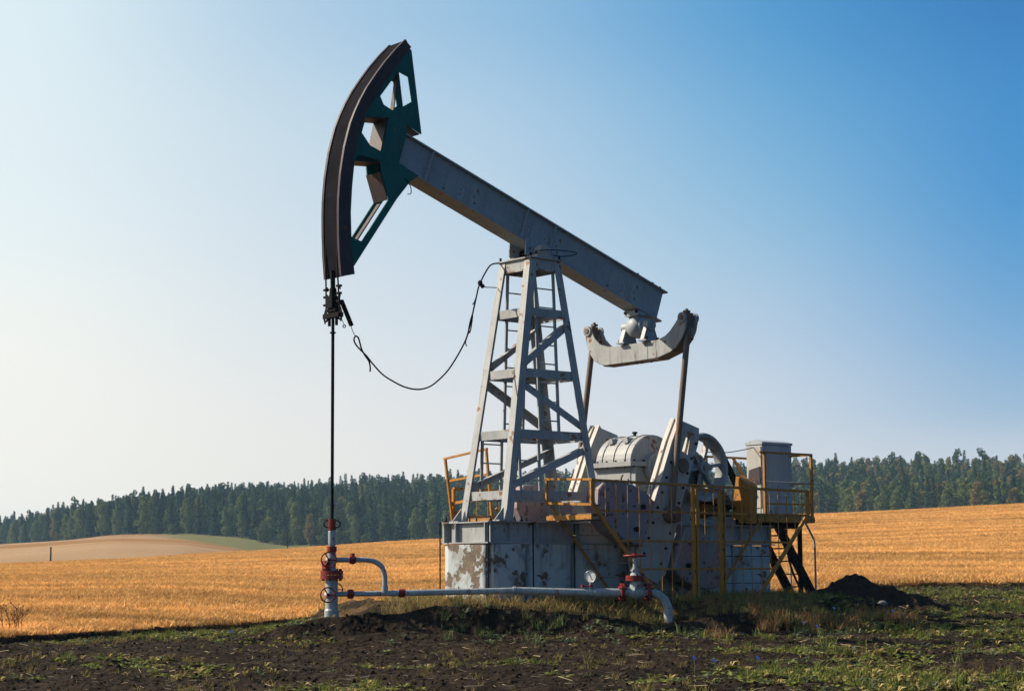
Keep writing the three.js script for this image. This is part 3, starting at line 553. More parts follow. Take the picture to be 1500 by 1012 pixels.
// ---------------------------------------------------------------- guards, stairs, platform
const rod = (a, b, r = 0.009) => cyl(V(...a), V(...b), r, r, 8);
const flat = (a, b, w = 0.05, h = 0.05) => bar(V(...a), V(...b), w, h, V(0, 0, 1));
function guard(sz, label) {
  const f = thing('guard_fence', label, 'fence', 'yellow crank guards on both sides of the pump jack'), z = sz * 1.85, y = M.yellow;
  const P = (x, yy) => [x, yy, z];
  const topY = (x) => lerp(1.99, 1.925, (x + 0.26) / 5.35);
  const leftX = (yy) => (yy > 1.59 ? -0.26 : lerp(1.28, -0.26, clamp((yy - 0.0) / 1.59))), rightX = (yy) => (yy > 1.52 ? 5.09 : lerp(3.69, 5.09, clamp(yy / 1.52)));
  const botY = (x) => (x < 1.28 ? (1.28 - x) / 1.54 * 1.59 : x > 3.69 ? (x - 3.69) / 1.4 * 1.52 : 0.02);
  part(f, 'top_rail', flat(P(-0.26, 1.99), P(5.09, 1.925), 0.06, 0.045), y);
  part(f, 'end_post', flat(P(-0.26, 1.56), P(-0.26, 1.985), 0.06, 0.05), y); part(f, 'end_post', flat(P(5.09, 1.50), P(5.09, 1.92), 0.06, 0.06), y);
  part(f, 'sloping_post', flat(P(-0.26, 1.585), P(1.28, 0.0), 0.045, 0.06), y); part(f, 'sloping_post', flat(P(5.09, 1.515), P(3.69, 0.0), 0.045, 0.065), y);
  part(f, 'bottom_rail', flat(P(1.27, 0.01), P(3.69, 0.01), 0.05, 0.06), y);
  for (const yy of [1.49, 0.99, 0.52]) part(f, 'mid_rail', flat(P(leftX(yy) + 0.02, yy), P(rightX(yy) - 0.02, yy), 0.012, 0.035), y);
  for (const x of [2.10, 2.19]) part(f, 'post', flat(P(x, 0.03), P(x, topY(x)), 0.06, 0.06), y);
  for (const x of [2.78, 2.87]) part(f, 'post', flat(P(x, 0.03), P(x, topY(x) - 0.04), 0.05, x < 2.8 ? 0.085 : 0.03), y);
  part(f, 'gate_rail', flat(P(2.2, 1.90), P(2.78, 1.885), 0.03, 0.04), y); 
  for (const x of [0.02, 0.27, 0.53, 0.80, 1.06, 1.32, 1.56, 1.80, 2.38, 2.60, 3.08, 3.32, 3.55, 3.82, 4.05, 4.27, 4.5, 4.72, 4.92]) part(f, 'bar', cyl(V(x, botY(x), z + 0.012), V(x, topY(x), z + 0.012), 0.0085, 0.0085, 6), y);
  for (const yy of [0.74, 0.27]) part(f, 'thin_rail', cyl(V(2.9, yy, z - 0.014), V(rightX(yy), yy, z - 0.014), 0.007, 0.007, 6), M.dark);
  return f;
}
guard(1, 'yellow barred crank guard fence in front of the pump jack'); guard(-1, 'yellow barred crank guard fence behind the pump jack');
function stair(sz, label) {
  const s = thing('service_stair', label, 'stair', 'yellow stairs beside the tower'), y = M.yellow;
  const z0 = sz * 0.73, z1 = sz * 1.80;
  for (const z of [z0, z1]) part(s, 'stringer', flat([-0.2, 1.60, z], [1.22, 0.08, z], 0.02, 0.05), y);
  part(s, 'landing_board', box(0.025, 0.075, 1.13, -0.26, 1.385, sz * 1.26), y); part(s, 'landing', box(0.5, 0.03, 1.06, 0.0, 1.43, sz * 1.27), M.rusty);
  for (let i = 0; i < 5; i++) { const k = (i + 0.9) / 6.2; part(s, 'tread', box(0.16, 0.012, 1.05, lerp(-0.2, 1.22, k) - 0.02, lerp(1.55, 0.08, k), sz * 1.265), M.rusty); }
  const bow = sz < 0;
  // hand frame at the head of the stair
  const h = bow ? 0.62 : 0.42, x = -0.29, lean = bow ? -0.16 : 0, up = bow ? 2.52 : 2.0;
  part(s, 'hand_frame', [flat([x + lean, up, sz * 1.85], [x, bow ? 1.40 : 1.57, sz * 1.85], 0.042, 0.042), flat([x + lean * 0.8, up + (bow ? 0.12 : 0.05), sz * 0.73], [x, bow ? 1.40 : 1.6, sz * 0.73], 0.042, 0.042), bar(V(x + lean, up, sz * 1.88), V(x + lean * 0.8, up + (bow ? 0.12 : 0.05), sz * 0.70), 0.042, 0.036, V(1, 0, 0)), bar(V(x + lean * 0.5, bow ? up - h + 0.22 : 1.585, sz * 1.85), V(x + lean * 0.5, bow ? up - h + 0.3 : 1.64, sz * 0.73), 0.045, 0.04, V(1, 0, 0))], y);
  if (bow) part(s, 'toe_rail', bar(V(x, 1.72, sz * 1.9), V(x, 1.80, sz * 0.73), 0.05, 0.03, V(0, 1, 0)), y);
}
stair(1, 'yellow stair with open treads in front of the tower, beside the gauge'); stair(-1, 'yellow stair with a leaning hand frame behind the tower');
{
  const p = thing('equipment_platform', 'yellow railed platform carrying the control cabinet at the rear of the pump', 'platform'), y = M.yellow;
  part(p, 'deck', box(1.55, 0.03, 1.5, 5.74, 1.52, 0), M.rusty);
  for (const z of [0.75, -0.75]) part(p, 'edge_beam', box(1.6, 0.11, 0.05, 5.72, 1.45, z), y);
  part(p, 'edge_beam', box(0.05, 0.11, 1.44, 6.5, 1.447, 0), M.rusty); part(p, 'edge_beam', box(0.05, 0.11, 1.44, 4.97, 1.447, 0), y);
  part(p, 'under_beam', [box(1.5, 0.1, 0.06, 5.72, 1.34, 0.35), box(1.5, 0.1, 0.06, 5.72, 1.34, -0.35)], M.dark);
  for (const z of [0.66, -0.66]) part(p, 'support_post', flat([6.2, -0.05, z], [6.2, 1.39, z], 0.07, 0.07), M.dark);
  for (const z of [0.76, -0.76]) {
    for (const x of [5.14, 6.46]) part(p, 'rail_post', flat([x, 1.40, z], [x, 2.70, z], 0.05, 0.05), y);
    part(p, 'hand_rail', flat([5.0, 2.70, z], [6.48, 2.70, z], 0.05, 0.04), y); part(p, 'mid_rail', rod([5.14, 2.15, z], [6.46, 2.15, z], 0.012), M.white); part(p, 'knee_rail', flat([5.14, 1.74, z], [6.46, 1.74, z], 0.03, 0.03), y);
  }
  part(p, 'hand_rail', bar(V(6.47, 2.70, -0.73), V(6.47, 2.70, 0.73), 0.05, 0.04, V(1, 0, 0)), y); part(p, 'mid_rail', rod([6.47, 2.15, -0.74], [6.47, 2.15, 0.74], 0.012), y);
  part(p, 'brace', flat([5.05, 1.44, 0.72], [3.98, 0.2, 0.72], 0.04, 0.04), y);
  part(p, 'brace', flat([5.9, 2.70, -0.76], [6.3, 2.2, -0.76], 0.04, 0.05), y);
}
{
  const c = thing('control_cabinet', 'grey sheet metal control cabinet with a pitched lid on the rear platform', 'cabinet');
  part(c, 'body', box(0.84, 1.36, 0.42, 6.11, 2.22, 0.0, 0.01), M.cabinet);
  part(c, 'lid', plate([[-0.225, 0], [0.225, 0], [0.225, 0.05], [0, 0.10], [-0.225, 0.05]], -0.435, 0.435).rotateY(Math.PI / 2).translate(6.11, 2.905, 0), M.cabinet);
  part(c, 'side_door', box(0.014, 0.62, 0.36, 5.681, 2.56, 0.0, 0.003), M.white); part(c, 'side_door', box(0.014, 0.52, 0.36, 5.681, 1.95, 0.0, 0.003), M.white);
  part(c, 'front_door', box(0.78, 0.95, 0.014, 6.11, 2.38, 0.218, 0.003), M.cabinet); part(c, 'front_door', box(0.78, 0.33, 0.014, 6.11, 1.72, 0.218, 0.003), M.cabinet);
  part(c, 'torn_vent', plate([[-0.16, 0], [0.16, 0.03], [0.16, 0.36], [-0.12, 0.30]], -0.006, 0.006, [], 0).rotateY(-Math.PI / 2).translate(5.665, 2.12, 0.0), M.arc);
  part(c, 'foot', [box(0.1, 0.03, 0.4, 5.8, 1.55, 0), box(0.1, 0.03, 0.4, 6.4, 1.55, 0)], M.dark);
  const s = thing('steel_stair', 'dark steel ladder stair leaning against the rear platform', 'stair');
  for (const z of [0.28, -0.28]) part(s, 'stringer', flat([6.0, 1.36, z], [7.0, -0.02, z], 0.05, 0.20), M.dark);
  for (let i = 0; i < 5; i++) { const k = (i + 0.8) / 5.6; part(s, 'tread', box(0.22, 0.025, 0.5, lerp(6.0, 7.0, k), lerp(1.36, -0.02, k), 0), M.dark); }
  for (const z of [0.32, -0.32]) part(s, 'hand_rail', tube([V(6.55, 1.5, z), V(6.75, 1.42, z), V(6.99, 1.1, z), V(7.02, 0.9, z), V(7.02, -0.05, z)], 0.02, 40, 8, 0.2), M.grey);
}
{
  const h = (name, label, pts, r, m) => tag(part(scene, name, tube(pts, r, 60, 7), m), label, 'cable');
  h('power_cable', 'black power cable sagging from the platform to the ground', [V(5.75, 1.3, 0.72), V(5.72, 0.9, 0.76), V(5.8, 0.5, 0.8), V(5.98, 0.12, 0.86), V(6.1, -0.08, 0.9)], 0.022, M.rubber);
  h('power_cable', 'thin cable strung between the pulley and the top of the cabinet', [V(4.3, 2.72, 0), V(4.9, 2.73, 0), V(5.4, 2.8, 0), V(5.69, 2.86, 0)], 0.009, M.rusty);
  h('power_cable', 'thin wire stretched across to the cabinet at half height', [V(4.2, 2.22, 0.05), V(5.0, 2.21, 0.05), V(5.66, 2.22, 0.05)], 0.007, M.white);
}
// ---------------------------------------------------------------- rod string, bridle and cable
const WX = -4.215;
{
  const p = thing('polished_rod', 'long dark polished rod hanging from the horsehead down to the wellhead', 'rod');
  part(p, 'rod', cyl(V(WX, 1.25, 0), V(WX, 5.0, 0), 0.026, 0.026, 14), M.dark);
  part(p, 'upper_rod', cyl(V(WX, 4.9, 0), V(WX - 0.01, 5.35, 0), 0.04, 0.04, 12), M.dark);
  part(p, 'rod_clamp', [cyl(V(WX, 4.92, 0), V(WX, 5.06, 0), 0.065, 0.055, 14), box(0.17, 0.2, 0.19, WX, 4.83, 0, 0.012)], M.dark);
  part(p, 'carrier_bar', [box(0.1, 0.075, 0.46, WX, 4.615, 0, 0.01), box(0.12, 0.05, 0.3, WX, 4.70, 0, 0.01)], M.dark);
  for (const z of [-0.1, 0.1]) part(p, 'spacer_post', cyl(V(WX, 4.45, z), V(WX, 4.76, z), 0.026, 0.026, 10), M.dark);
  part(p, 'rod_collar', cyl(V(WX, 4.325, 0), V(WX, 4.345, 0), 0.05, 0.05, 14), M.dark);
  for (const z of [-0.19, 0.19]) {
    part(p, 'hanger_loop', torus(V(WX, 4.60, z * 1.02), V(1, 0, 0.1), 0.062, 0.016, 20), M.dark);
    part(p, 'hanger_hook', tube([V(WX, 4.78, z * 0.9), V(WX, 4.7, z * 1.15), V(WX, 4.6, z * 1.3), V(WX, 4.5, z * 1.15)], 0.014, 20, 6), M.dark);
    const r = part(p, 'bridle_rope', tube([V(WX - 0.03, 5.9, z * 0.8), V(WX - 0.035, 5.45, z * 0.85), V(WX - 0.02, 5.1, z * 0.9), V(WX, 4.62, z)], 0.014, 40, 7), M.rubber);
    for (const y of [4.80, 4.93, 5.05]) part(r, 'rope_clip', [box(0.06, 0.035, 0.1, WX - 0.01, y + (z > 0 ? 0.03 : 0), z * 0.94, 0.006), cyl(V(WX - 0.01, y - 0.03, z * 0.94 + 0.03), V(WX - 0.01, y + 0.04, z * 0.94 + 0.03), 0.012, 0.012, 6)], M.dark);
  }
  part(p, 'swing_link', bar(V(-4.13, 4.86, 0.11), V(-3.89, 4.47, 0.06), 0.065, 0.05, V(0, 0, 1)), M.dark);
  part(p, 'shackle_cord', tube([V(WX, 4.58, 0.2), V(WX + 0.07, 4.53, 0.16), V(WX + 0.14, 4.46, 0.12)], 0.005, 14, 5), M.dark);
  part(p, 'shackle', torus(V(WX + 0.14, 4.44, 0.12), V(-0.6, 0, 0.8), 0.022, 0.008, 14), M.dark);
}
{
  const c = thing('safety_cable', 'black cable sagging between the rod hanger and the top of the tower', 'cable');
  const z = (x) => -0.13 * (x + 3.84) + 0.05, Q = (l) => l.map(([x, y]) => V(x, y, z(x)));
  part(c, 'cable_run', tube(Q([[-3.80, 4.31], [-3.835, 4.25], [-3.79, 4.17], [-3.70, 4.10], [-3.55, 4.0], [-3.41, 3.88], [-3.20, 3.73], [-2.96, 3.63], [-2.70, 3.555], [-2.44, 3.53], [-2.20, 3.565], [-1.97, 3.67], [-1.63, 3.94], [-1.28, 4.38], [-1.14, 4.67], [-0.96, 5.23], [-0.88, 5.46], [-0.70, 5.73], [-0.56, 5.86], [-0.33, 5.91]]), 0.0135, 160, 8), M.rubber);
  part(c, 'cable_loop', tube(Q([[-3.80, 4.31], [-3.74, 4.29], [-3.70, 4.20], [-3.66, 4.10], [-3.58, 4.0], [-3.50, 3.92], [-3.47, 3.82], [-3.475, 3.75]]), 0.0135, 60, 8), M.rubber);
  part(c, 'thin_wire', tube(Q([[-3.90, 4.47], [-3.87, 4.40], [-3.84, 4.35], [-3.80, 4.31]]), 0.006, 30, 6), M.steel);
  part(c, 'knot', [new THREE.SphereGeometry(0.05, 12, 10).scale(0.8, 1, 1).translate(-0.86, 5.5, z(-0.86)), new THREE.SphereGeometry(0.04, 10, 8).translate(-0.80, 5.45, z(-0.8)), torus(V(-0.84, 5.48, z(-0.84)), V(0.3, 0.5, 1), 0.045, 0.014, 16)], M.rubber);
  part(c, 'cable_tail', tube(Q([[-0.84, 5.47], [-0.72, 5.44], [-0.58, 5.45], [-0.44, 5.46]]), 0.009, 30, 6), M.rubber);
  part(c, 'splice', [tube(Q([[-1.00, 5.12], [-1.05, 4.95], [-1.10, 4.83], [-1.15, 4.66], [-1.13, 4.6], [-1.09, 4.70], [-1.05, 4.9]]), 0.012, 50, 6), tube(Q([[-1.14, 4.62], [-1.19, 4.52], [-1.23, 4.42], [-1.2, 4.36]]), 0.009, 24, 6), tube(Q([[-0.97, 5.22], [-1.02, 5.13], [-1.05, 5.1]]), 0.009, 20, 6)], M.rubber);
  const o = thing('cable_coil', 'thin wire hoop sticking out beside the saddle bearing', 'wire');
  part(o, 'hoop', tube([V(-0.28, 6.02, 0.48), V(0.0, 6.06, 0.5), V(0.35, 6.08, 0.52), V(0.62, 6.08, 0.5), V(0.66, 6.05, 0.48), V(0.4, 5.99, 0.47), V(0.15, 5.98, 0.46)], 0.009, 60, 6), M.dark);
}
// ---------------------------------------------------------------- wellhead, flow line, valve
const PD = V(0.868, 0, 0.497).normalize(), PN = V(-0.497, 0, 0.868).normalize();   // along and across the flow line
function handwheel(parent, c, n, R, name = 'handwheel') {
  const w = part(parent, name, torus(c, n, R, R * 0.1, 32), M.red);
  const u = V(0, 1, 0).addScaledVector(n, -n.y), a = Math.abs(n.y) > 0.9 ? V(1, 0, 0) : u.normalize(), b = n.clone().cross(a);
  for (let i = 0; i < 3; i++) { const t = i * Math.PI * 2 / 3 + 0.5; part(w, 'spoke', cyl(c, c.clone().addScaledVector(a, Math.cos(t) * R).addScaledVector(b, Math.sin(t) * R), R * 0.1, R * 0.085, 8), M.red); }
  part(w, 'hub', cyl(c.clone().addScaledVector(n, -R * 0.2), c.clone().addScaledVector(n, R * 0.25), R * 0.22, R * 0.2, 12), M.red);
  return w;
}
const ringBolts = (parent, c, n, R, k, len, r = 0.012) => { const a = Math.abs(n.y) > 0.9 ? V(1, 0, 0) : V(0, 1, 0), b = n.clone().cross(a).normalize(); for (let i = 0; i < k; i++) { const t = i / k * Math.PI * 2, p = c.clone().addScaledVector(a, R * Math.cos(t)).addScaledVector(b, R * Math.sin(t)); part(parent, 'bolt', cyl(p.clone().addScaledVector(n, -len / 2), p.clone().addScaledVector(n, len / 2), r, r, 6), M.dark); } };
{
  const w = thing('wellhead', 'grey wellhead with red flanges and two red handwheels under the polished rod', 'wellhead');
  const at = (y) => V(WX, y, 0), up = V(0, 1, 0);
  part(w, 'casing', [cyl(at(-0.6), at(-0.11), 0.115, 0.115, 28), cyl(at(-0.11), at(-0.08), 0.115, 0.1, 28), cyl(at(-0.08), at(0.385), 0.1, 0.1, 28)], M.pipe);
  part(w, 'lower_flange', cyl(at(0.385), at(0.45), 0.182, 0.182, 36), M.red); part(w, 'upper_flange', cyl(at(0.455), at(0.52), 0.182, 0.182, 36), M.red);
  ringBolts(w, at(0.455), up, 0.15, 8, 0.19, 0.013);
  part(w, 'tubing_head', [cyl(at(0.52), at(0.56), 0.085, 0.068, 24), cyl(at(0.56), at(0.81), 0.066, 0.066, 24)], M.pipe);
  part(w, 'collar', [cyl(at(0.80), at(0.83), 0.06, 0.075, 20), cyl(at(0.83), at(0.905), 0.078, 0.078, 20)], M.red);
  part(w, 'stuffing_barrel', [cyl(at(0.905), at(0.95), 0.05, 0.06, 20), cyl(at(0.95), at(1.14), 0.06, 0.06, 20), cyl(at(1.14), at(1.17), 0.06, 0.045, 20)], M.pipe);
  part(w, 'stuffing_box', [cyl(at(1.165), at(1.2), 0.07, 0.07, 16), cyl(at(1.2), at(1.34), 0.062, 0.064, 6)], M.red);
  for (const s of [-1, 1]) part(w, 'lifting_ring', torus(V(WX, 1.26, 0).addScaledVector(PD, s * 0.075), PN, 0.055, 0.01, 24), M.dark);
  // upper side outlet with valve
  const o = at(0.69).addScaledVector(PN, 0.0);
  part(w, 'valve_bonnet', [cyl(o.clone().addScaledVector(PD, -0.06), o.clone().addScaledVector(PD, -0.06).addScaledVector(PN, 0.2), 0.045, 0.03, 16)], M.pipe);
  handwheel(w, o.clone().addScaledVector(PD, -0.07).addScaledVector(PN, 0.24), PN, 0.118);
  part(w, 'valve_block', box(0.09, 0.16, 0.12, WX - 0.10, 0.6, -0.02, 0.01), M.red);
  const l = at(0.14);
  part(w, 'valve_bonnet', cyl(l.clone().addScaledVector(PD, -0.075), l.clone().addScaledVector(PD, -0.075).addScaledVector(PN, 0.24), 0.05, 0.032, 16), M.pipe);
  handwheel(w, l.clone().addScaledVector(PD, -0.085).addScaledVector(PN, 0.28), PN, 0.115);
  handwheel(w, l.clone().addScaledVector(PD, 0.10).addScaledVector(PN, -0.3).setY(0.22), PN, 0.10);
  part(w, 'valve_bonnet', cyl(l.clone().addScaledVector(PD, 0.06), l.clone().addScaledVector(PD, 0.10).addScaledVector(PN, -0.3).setY(0.22), 0.04, 0.03, 12), M.pipe);

  const f = thing('flow_line', 'pale grey flow line pipe running from the wellhead past the foundation', 'pipe');
  const L = (d, y) => V(WX, y, 0).addScaledVector(PD, d);
  part(f, 'main_pipe', [cyl(L(0.09, 0.15), L(0.95, 0.155), 0.042, 0.042, 20), cyl(L(0.95, 0.155), L(2.95, 0.185), 0.05, 0.05, 20), cyl(L(2.95, 0.185), L(4.25, 0.14), 0.060, 0.060, 20), cyl(L(2.93, 0.183), L(2.98, 0.185), 0.066, 0.066, 20)], M.pipe);
  part(f, 'bypass_pipe', tube([L(0.05, 0.69), L(0.25, 0.69), L(0.50, 0.69), L(0.66, 0.67), L(0.79, 0.59), L(0.845, 0.45), L(0.85, 0.30), L(0.85, 0.16)], 0.041, 90, 16, 0.35), M.pipe);
  part(f, 'bypass_tee', [cyl(L(0.85, 0.16), L(0.85, 0.28), 0.052, 0.052, 18)], M.pipe);
  for (const [d, y, R] of [[0.30, 0.15, 0.078], [1.12, 0.157, 0.072], [0.33, 0.69, 0.07]]) { part(f, 'union', [cyl(L(d - 0.035, y), L(d + 0.035, y), R, R, 8), cyl(L(d - 0.05, y), L(d + 0.05, y), R * 0.8, R * 0.8, 16)], M.red); }
  part(f, 'union_lug', box(0.05, 0.05, 0.05, ...L(0.33, 0.77).toArray()), M.red);
  part(f, 'reducer', [cyl(L(4.25, 0.14), L(4.3, 0.14), 0.056, 0.072, 20), cyl(L(4.3, 0.14), L(4.76, 0.135), 0.072, 0.072, 20)], M.pipe);
  part(f, 'outlet_elbow', tube([L(5.08, 0.13), L(5.22, 0.13), L(5.34, 0.10), L(5.45, 0.02), L(5.51, -0.1), L(5.52, -0.3), L(5.52, -0.75)], 0.074, 80, 20, 0.35), M.pipe);

  const g = thing('gate_valve', 'grey gate valve with red flanges and a red handwheel on the flow line', 'valve');
  const c = L(4.97, 0.14);
  part(g, 'body', [cyl(L(4.76, 0.14), L(5.18, 0.14), 0.085, 0.085, 24), new THREE.SphereGeometry(0.12, 24, 16).scale(1, 0.95, 0.9).translate(c.x, c.y, c.z), cyl(c, c.clone().setY(0.33), 0.095, 0.085, 24), box(0.02, 0.2, 0.2, c.x, 0.2, c.z), box(0.2, 0.05, 0.2, c.x, 0.2, c.z, 0.01)], M.pipe);
  for (const d of [4.74, 5.18]) { part(g, 'end_flange', cyl(L(d - 0.03, 0.14), L(d + 0.03, 0.14), 0.148, 0.148, 30), M.red); ringBolts(g, L(d, 0.14), PD, 0.122, 6, 0.13); }
  part(g, 'bonnet_flange', [cyl(c.clone().setY(0.33), c.clone().setY(0.37), 0.16, 0.16, 30), cyl(c.clone().setY(0.375), c.clone().setY(0.415), 0.155, 0.155, 30)], M.red);
  ringBolts(g, c.clone().setY(0.385), up, 0.13, 6, 0.13);
  part(g, 'bonnet', [cyl(c.clone().setY(0.415), c.clone().setY(0.46), 0.1, 0.06, 20), cyl(c.clone().setY(0.46), c.clone().setY(0.54), 0.055, 0.05, 16), box(0.16, 0.025, 0.06, c.x, 0.50, c.z)], M.pipe);
  part(g, 'yoke', [cyl(c.clone().setY(0.54), c.clone().setY(0.72), 0.038, 0.034, 14)], M.pipe);
  handwheel(g, c.clone().setY(0.735), up, 0.175);
  part(g, 'stem', cyl(c.clone().setY(0.7), c.clone().setY(0.83), 0.013, 0.013, 10), M.dark);

  const m = thing('pressure_gauge', 'round white dial pressure gauge standing on the flow line', 'gauge');
  const b = L(4.22, 0.19), n = CAM.clone().sub(b).setY(0).normalize().applyAxisAngle(up, -0.35);
  part(m, 'stem', [cyl(b, b.clone().setY(0.31), 0.018, 0.018, 12)], M.pipe);
  part(m, 'cock', [box(0.06, 0.04, 0.05, b.x, 0.25, b.z, 0.006), cyl(b.clone().setY(0.25), b.clone().setY(0.25).addScaledVector(PD, -0.14), 0.012, 0.012, 8), box(0.03, 0.05, 0.03, ...b.clone().setY(0.25).addScaledVector(PD, -0.14).toArray())], M.red);
  const cc = b.clone().setY(0.40);
  part(m, 'case', [cyl(cc.clone().addScaledVector(n, -0.05), cc.clone().addScaledVector(n, 0.0), 0.1, 0.1, 32)], M.pipe);
  part(m, 'bezel', torus(cc.clone().addScaledVector(n, 0.004), n, 0.096, 0.009, 36), M.steel);
  const cv = document.createElement('canvas'); cv.width = cv.height = 256; const x = cv.getContext('2d');
  x.fillStyle = '#e6e4de'; x.fillRect(0, 0, 256, 256); x.strokeStyle = '#333'; x.translate(128, 128);
  for (let i = 0; i <= 30; i++) { const a = Math.PI * (0.75 + 1.5 * i / 30); x.lineWidth = i % 5 ? 2 : 4; x.beginPath(); x.moveTo(Math.cos(a) * (i % 5 ? 98 : 90), Math.sin(a) * (i % 5 ? 98 : 90)); x.lineTo(Math.cos(a) * 110, Math.sin(a) * 110); x.stroke(); }
  const ct = new THREE.CanvasTexture(cv); ct.colorSpace = THREE.SRGBColorSpace;
  const dial = new THREE.Mesh(new THREE.CircleGeometry(0.094, 40), std({ map: ct, roughness: 0.4 })); dial.name = 'dial'; dial.position.copy(cc.clone().addScaledVector(n, 0.003)); dial.quaternion.setFromUnitVectors(V(0, 0, 1), n); m.add(dial);
  const rt = V(0, 1, 0).cross(n).normalize(), nd = (a, b) => cc.clone().addScaledVector(n, 0.007).addScaledVector(rt, a).addScaledVector(up, b);
  part(m, 'needle', bar(nd(-0.03, 0.07), nd(0.02, -0.05), 0.007, 0.002, rt), M.dark);
}
console.log('pump done');

// ---------------------------------------------------------------- soil heap by the field
{
  const S0 = 6.55, R0 = 37.6, n = 150, m = 44, pos = [], idx = [];
  for (let j = 0; j <= m; j++) for (let i = 0; i < n; i++) {
    const a = i / n * Math.PI * 2, q = j / m, rad = q * (1.65 + 0.45 * Math.cos(a) + 0.3 * (fbm(Math.cos(a) * 2 + 5, Math.sin(a) * 2, 3, 88) - 0.5)), s = S0 + rad * Math.cos(a) * 1.1, r = R0 + rad * Math.sin(a) * 0.8;
    const [x, z] = toXZ(s, r), hgt = 0.36 * (1 - sm(0, 1, q * 0.95)) * (0.55 + 0.9 * fbm(s * 1.7, r * 1.7, 4, 93)) + 0.26 * (fbm(s * 4.2, r * 4.2, 4, 97) - 0.5) * (1 - q * q) - 0.05 * q + 0.11 * Math.max(0, fbm(s * 9, r * 9, 2, 99) - 0.47) * (1 - q ** 4);
    pos.push(x, groundAt(s, r) + hgt, z);
  }
  for (let j = 0; j < m; j++) for (let i = 0; i < n; i++) { const a = j * n + i, b = j * n + (i + 1) % n; idx.push(a, a + n, b, b, a + n, b + n); }
  const g = new THREE.BufferGeometry(); g.setAttribute('position', new THREE.Float32BufferAttribute(pos, 3)); g.setIndex(idx); g.computeVertexNormals();
  const map = tex(256, (u, v) => mix3([0.012, 0.009, 0.007], [0.048, 0.036, 0.027], fbm(u * 14, v * 14, 4, 601, 14)));
  const o = part(scene, 'soil_heap', g, std({ map, bumpMap: bumpOf(256, (u, v) => fbm(u * 20, v * 20, 4, 611, 20)), bumpScale: 0.04, roughness: 1, specularIntensity: 0.05 }));
  tag(o, 'heap of black dug earth at the edge of the stubble right of the pump', 'soil heap');
}
{
  const stone = (s, r, R, label, m, sy = 0.7) => { const g = new THREE.IcosahedronGeometry(R, 2), p = g.attributes.position; for (let i = 0; i < p.count; i++) { const x = p.getX(i), y = p.getY(i), z = p.getZ(i), k = 0.75 + 0.5 * fbm(x / R * 1.3 + 4, y / R * 1.3 + z / R + 7, 3, 701); p.setXYZ(i, x * k * 1.2, y * k * sy, z * k); } g.computeVertexNormals(); const [x, z] = toXZ(s, r); g.translate(x, groundAt(s, r) + R * 0.35, z); tag(part(scene, 'stone', g, m), label, 'stone'); };
  const pale = paint([0.22, 0.21, 0.20], { k: 111, rust: 0, vary: 0.3, rough: 0.95 });
  stone(6.75, 36.0, 0.085, 'pale grey stone lying in front of the soil heap', pale);
  stone(-2.1, 30.75, 0.06, 'dark clod of earth on the crest of the bank by the wellhead', std({ color: new THREE.Color(0.022, 0.016, 0.012), roughness: 1, specularIntensity: 0.05 }));
  const [bx, bz] = toXZ(-1.05, 32.1), b = box(0.3, 0.05, 0.12, 0, 0, 0, 0.006).rotateY(0.4).rotateZ(0.06).translate(bx, groundAt(-1.05, 32.1) + 0.05, bz);
  tag(part(scene, 'wood_board', b, paint([0.40, 0.22, 0.07], { k: 117, rust: 0.05, rough: 0.9 })), 'short orange board lying at the left foot of the foundation', 'board');
}
// ---------------------------------------------------------------- small plants
const leafMat = (c, tr = 0.25) => new THREE.MeshPhysicalMaterial({ color: new THREE.Color(1, 1, 1), vertexColors: true, roughness: 0.85, side: THREE.DoubleSide, transmission: tr, thickness: 0, specularIntensity: 0.06 });
// blades: thin bent two-piece strips leaning out from a root
function bladesGeom(rng, count, h0, h1, spread, width, lean, cols) {
  const pos = [], col = [];
  for (let i = 0; i < count; i++) {
    const a = rng() * 6.283, d = Math.sqrt(rng()) * spread, x = Math.cos(a) * d, z = Math.sin(a) * d, h = lerp(h0, h1, rng()), b = rng() * 6.283, l = lean * rng() * h, w = width * (0.7 + 0.6 * rng()), f = rng() * 6.283;
    const wx = Math.cos(f) * w, wz = Math.sin(f) * w, mx = x + Math.cos(b) * l * 0.35, mz = z + Math.sin(b) * l * 0.35, tx = x + Math.cos(b) * l, tz = z + Math.sin(b) * l, ym = h * 0.55, yt = h * (1 - 0.15 * lean * rng());
    pos.push(x - wx, 0, z - wz, x + wx, 0, z + wz, mx + wx * 0.8, ym, mz + wz * 0.8, x - wx, 0, z - wz, mx + wx * 0.8, ym, mz + wz * 0.8, mx - wx * 0.8, ym, mz - wz * 0.8, mx - wx * 0.8, ym, mz - wz * 0.8, mx + wx * 0.8, ym, mz + wz * 0.8, tx, yt, tz);
    const c = mix3(cols[0], cols[1], rng()), v = 0.75 + 0.5 * rng(); for (let k = 0; k < 9; k++) col.push(c[0] * v, c[1] * v, c[2] * v);
  }
  const g = new THREE.BufferGeometry(); g.setAttribute('position', new THREE.Float32BufferAttribute(pos, 3)); g.setAttribute('color', new THREE.Float32BufferAttribute(col, 3)); g.computeVertexNormals(); return g;
}
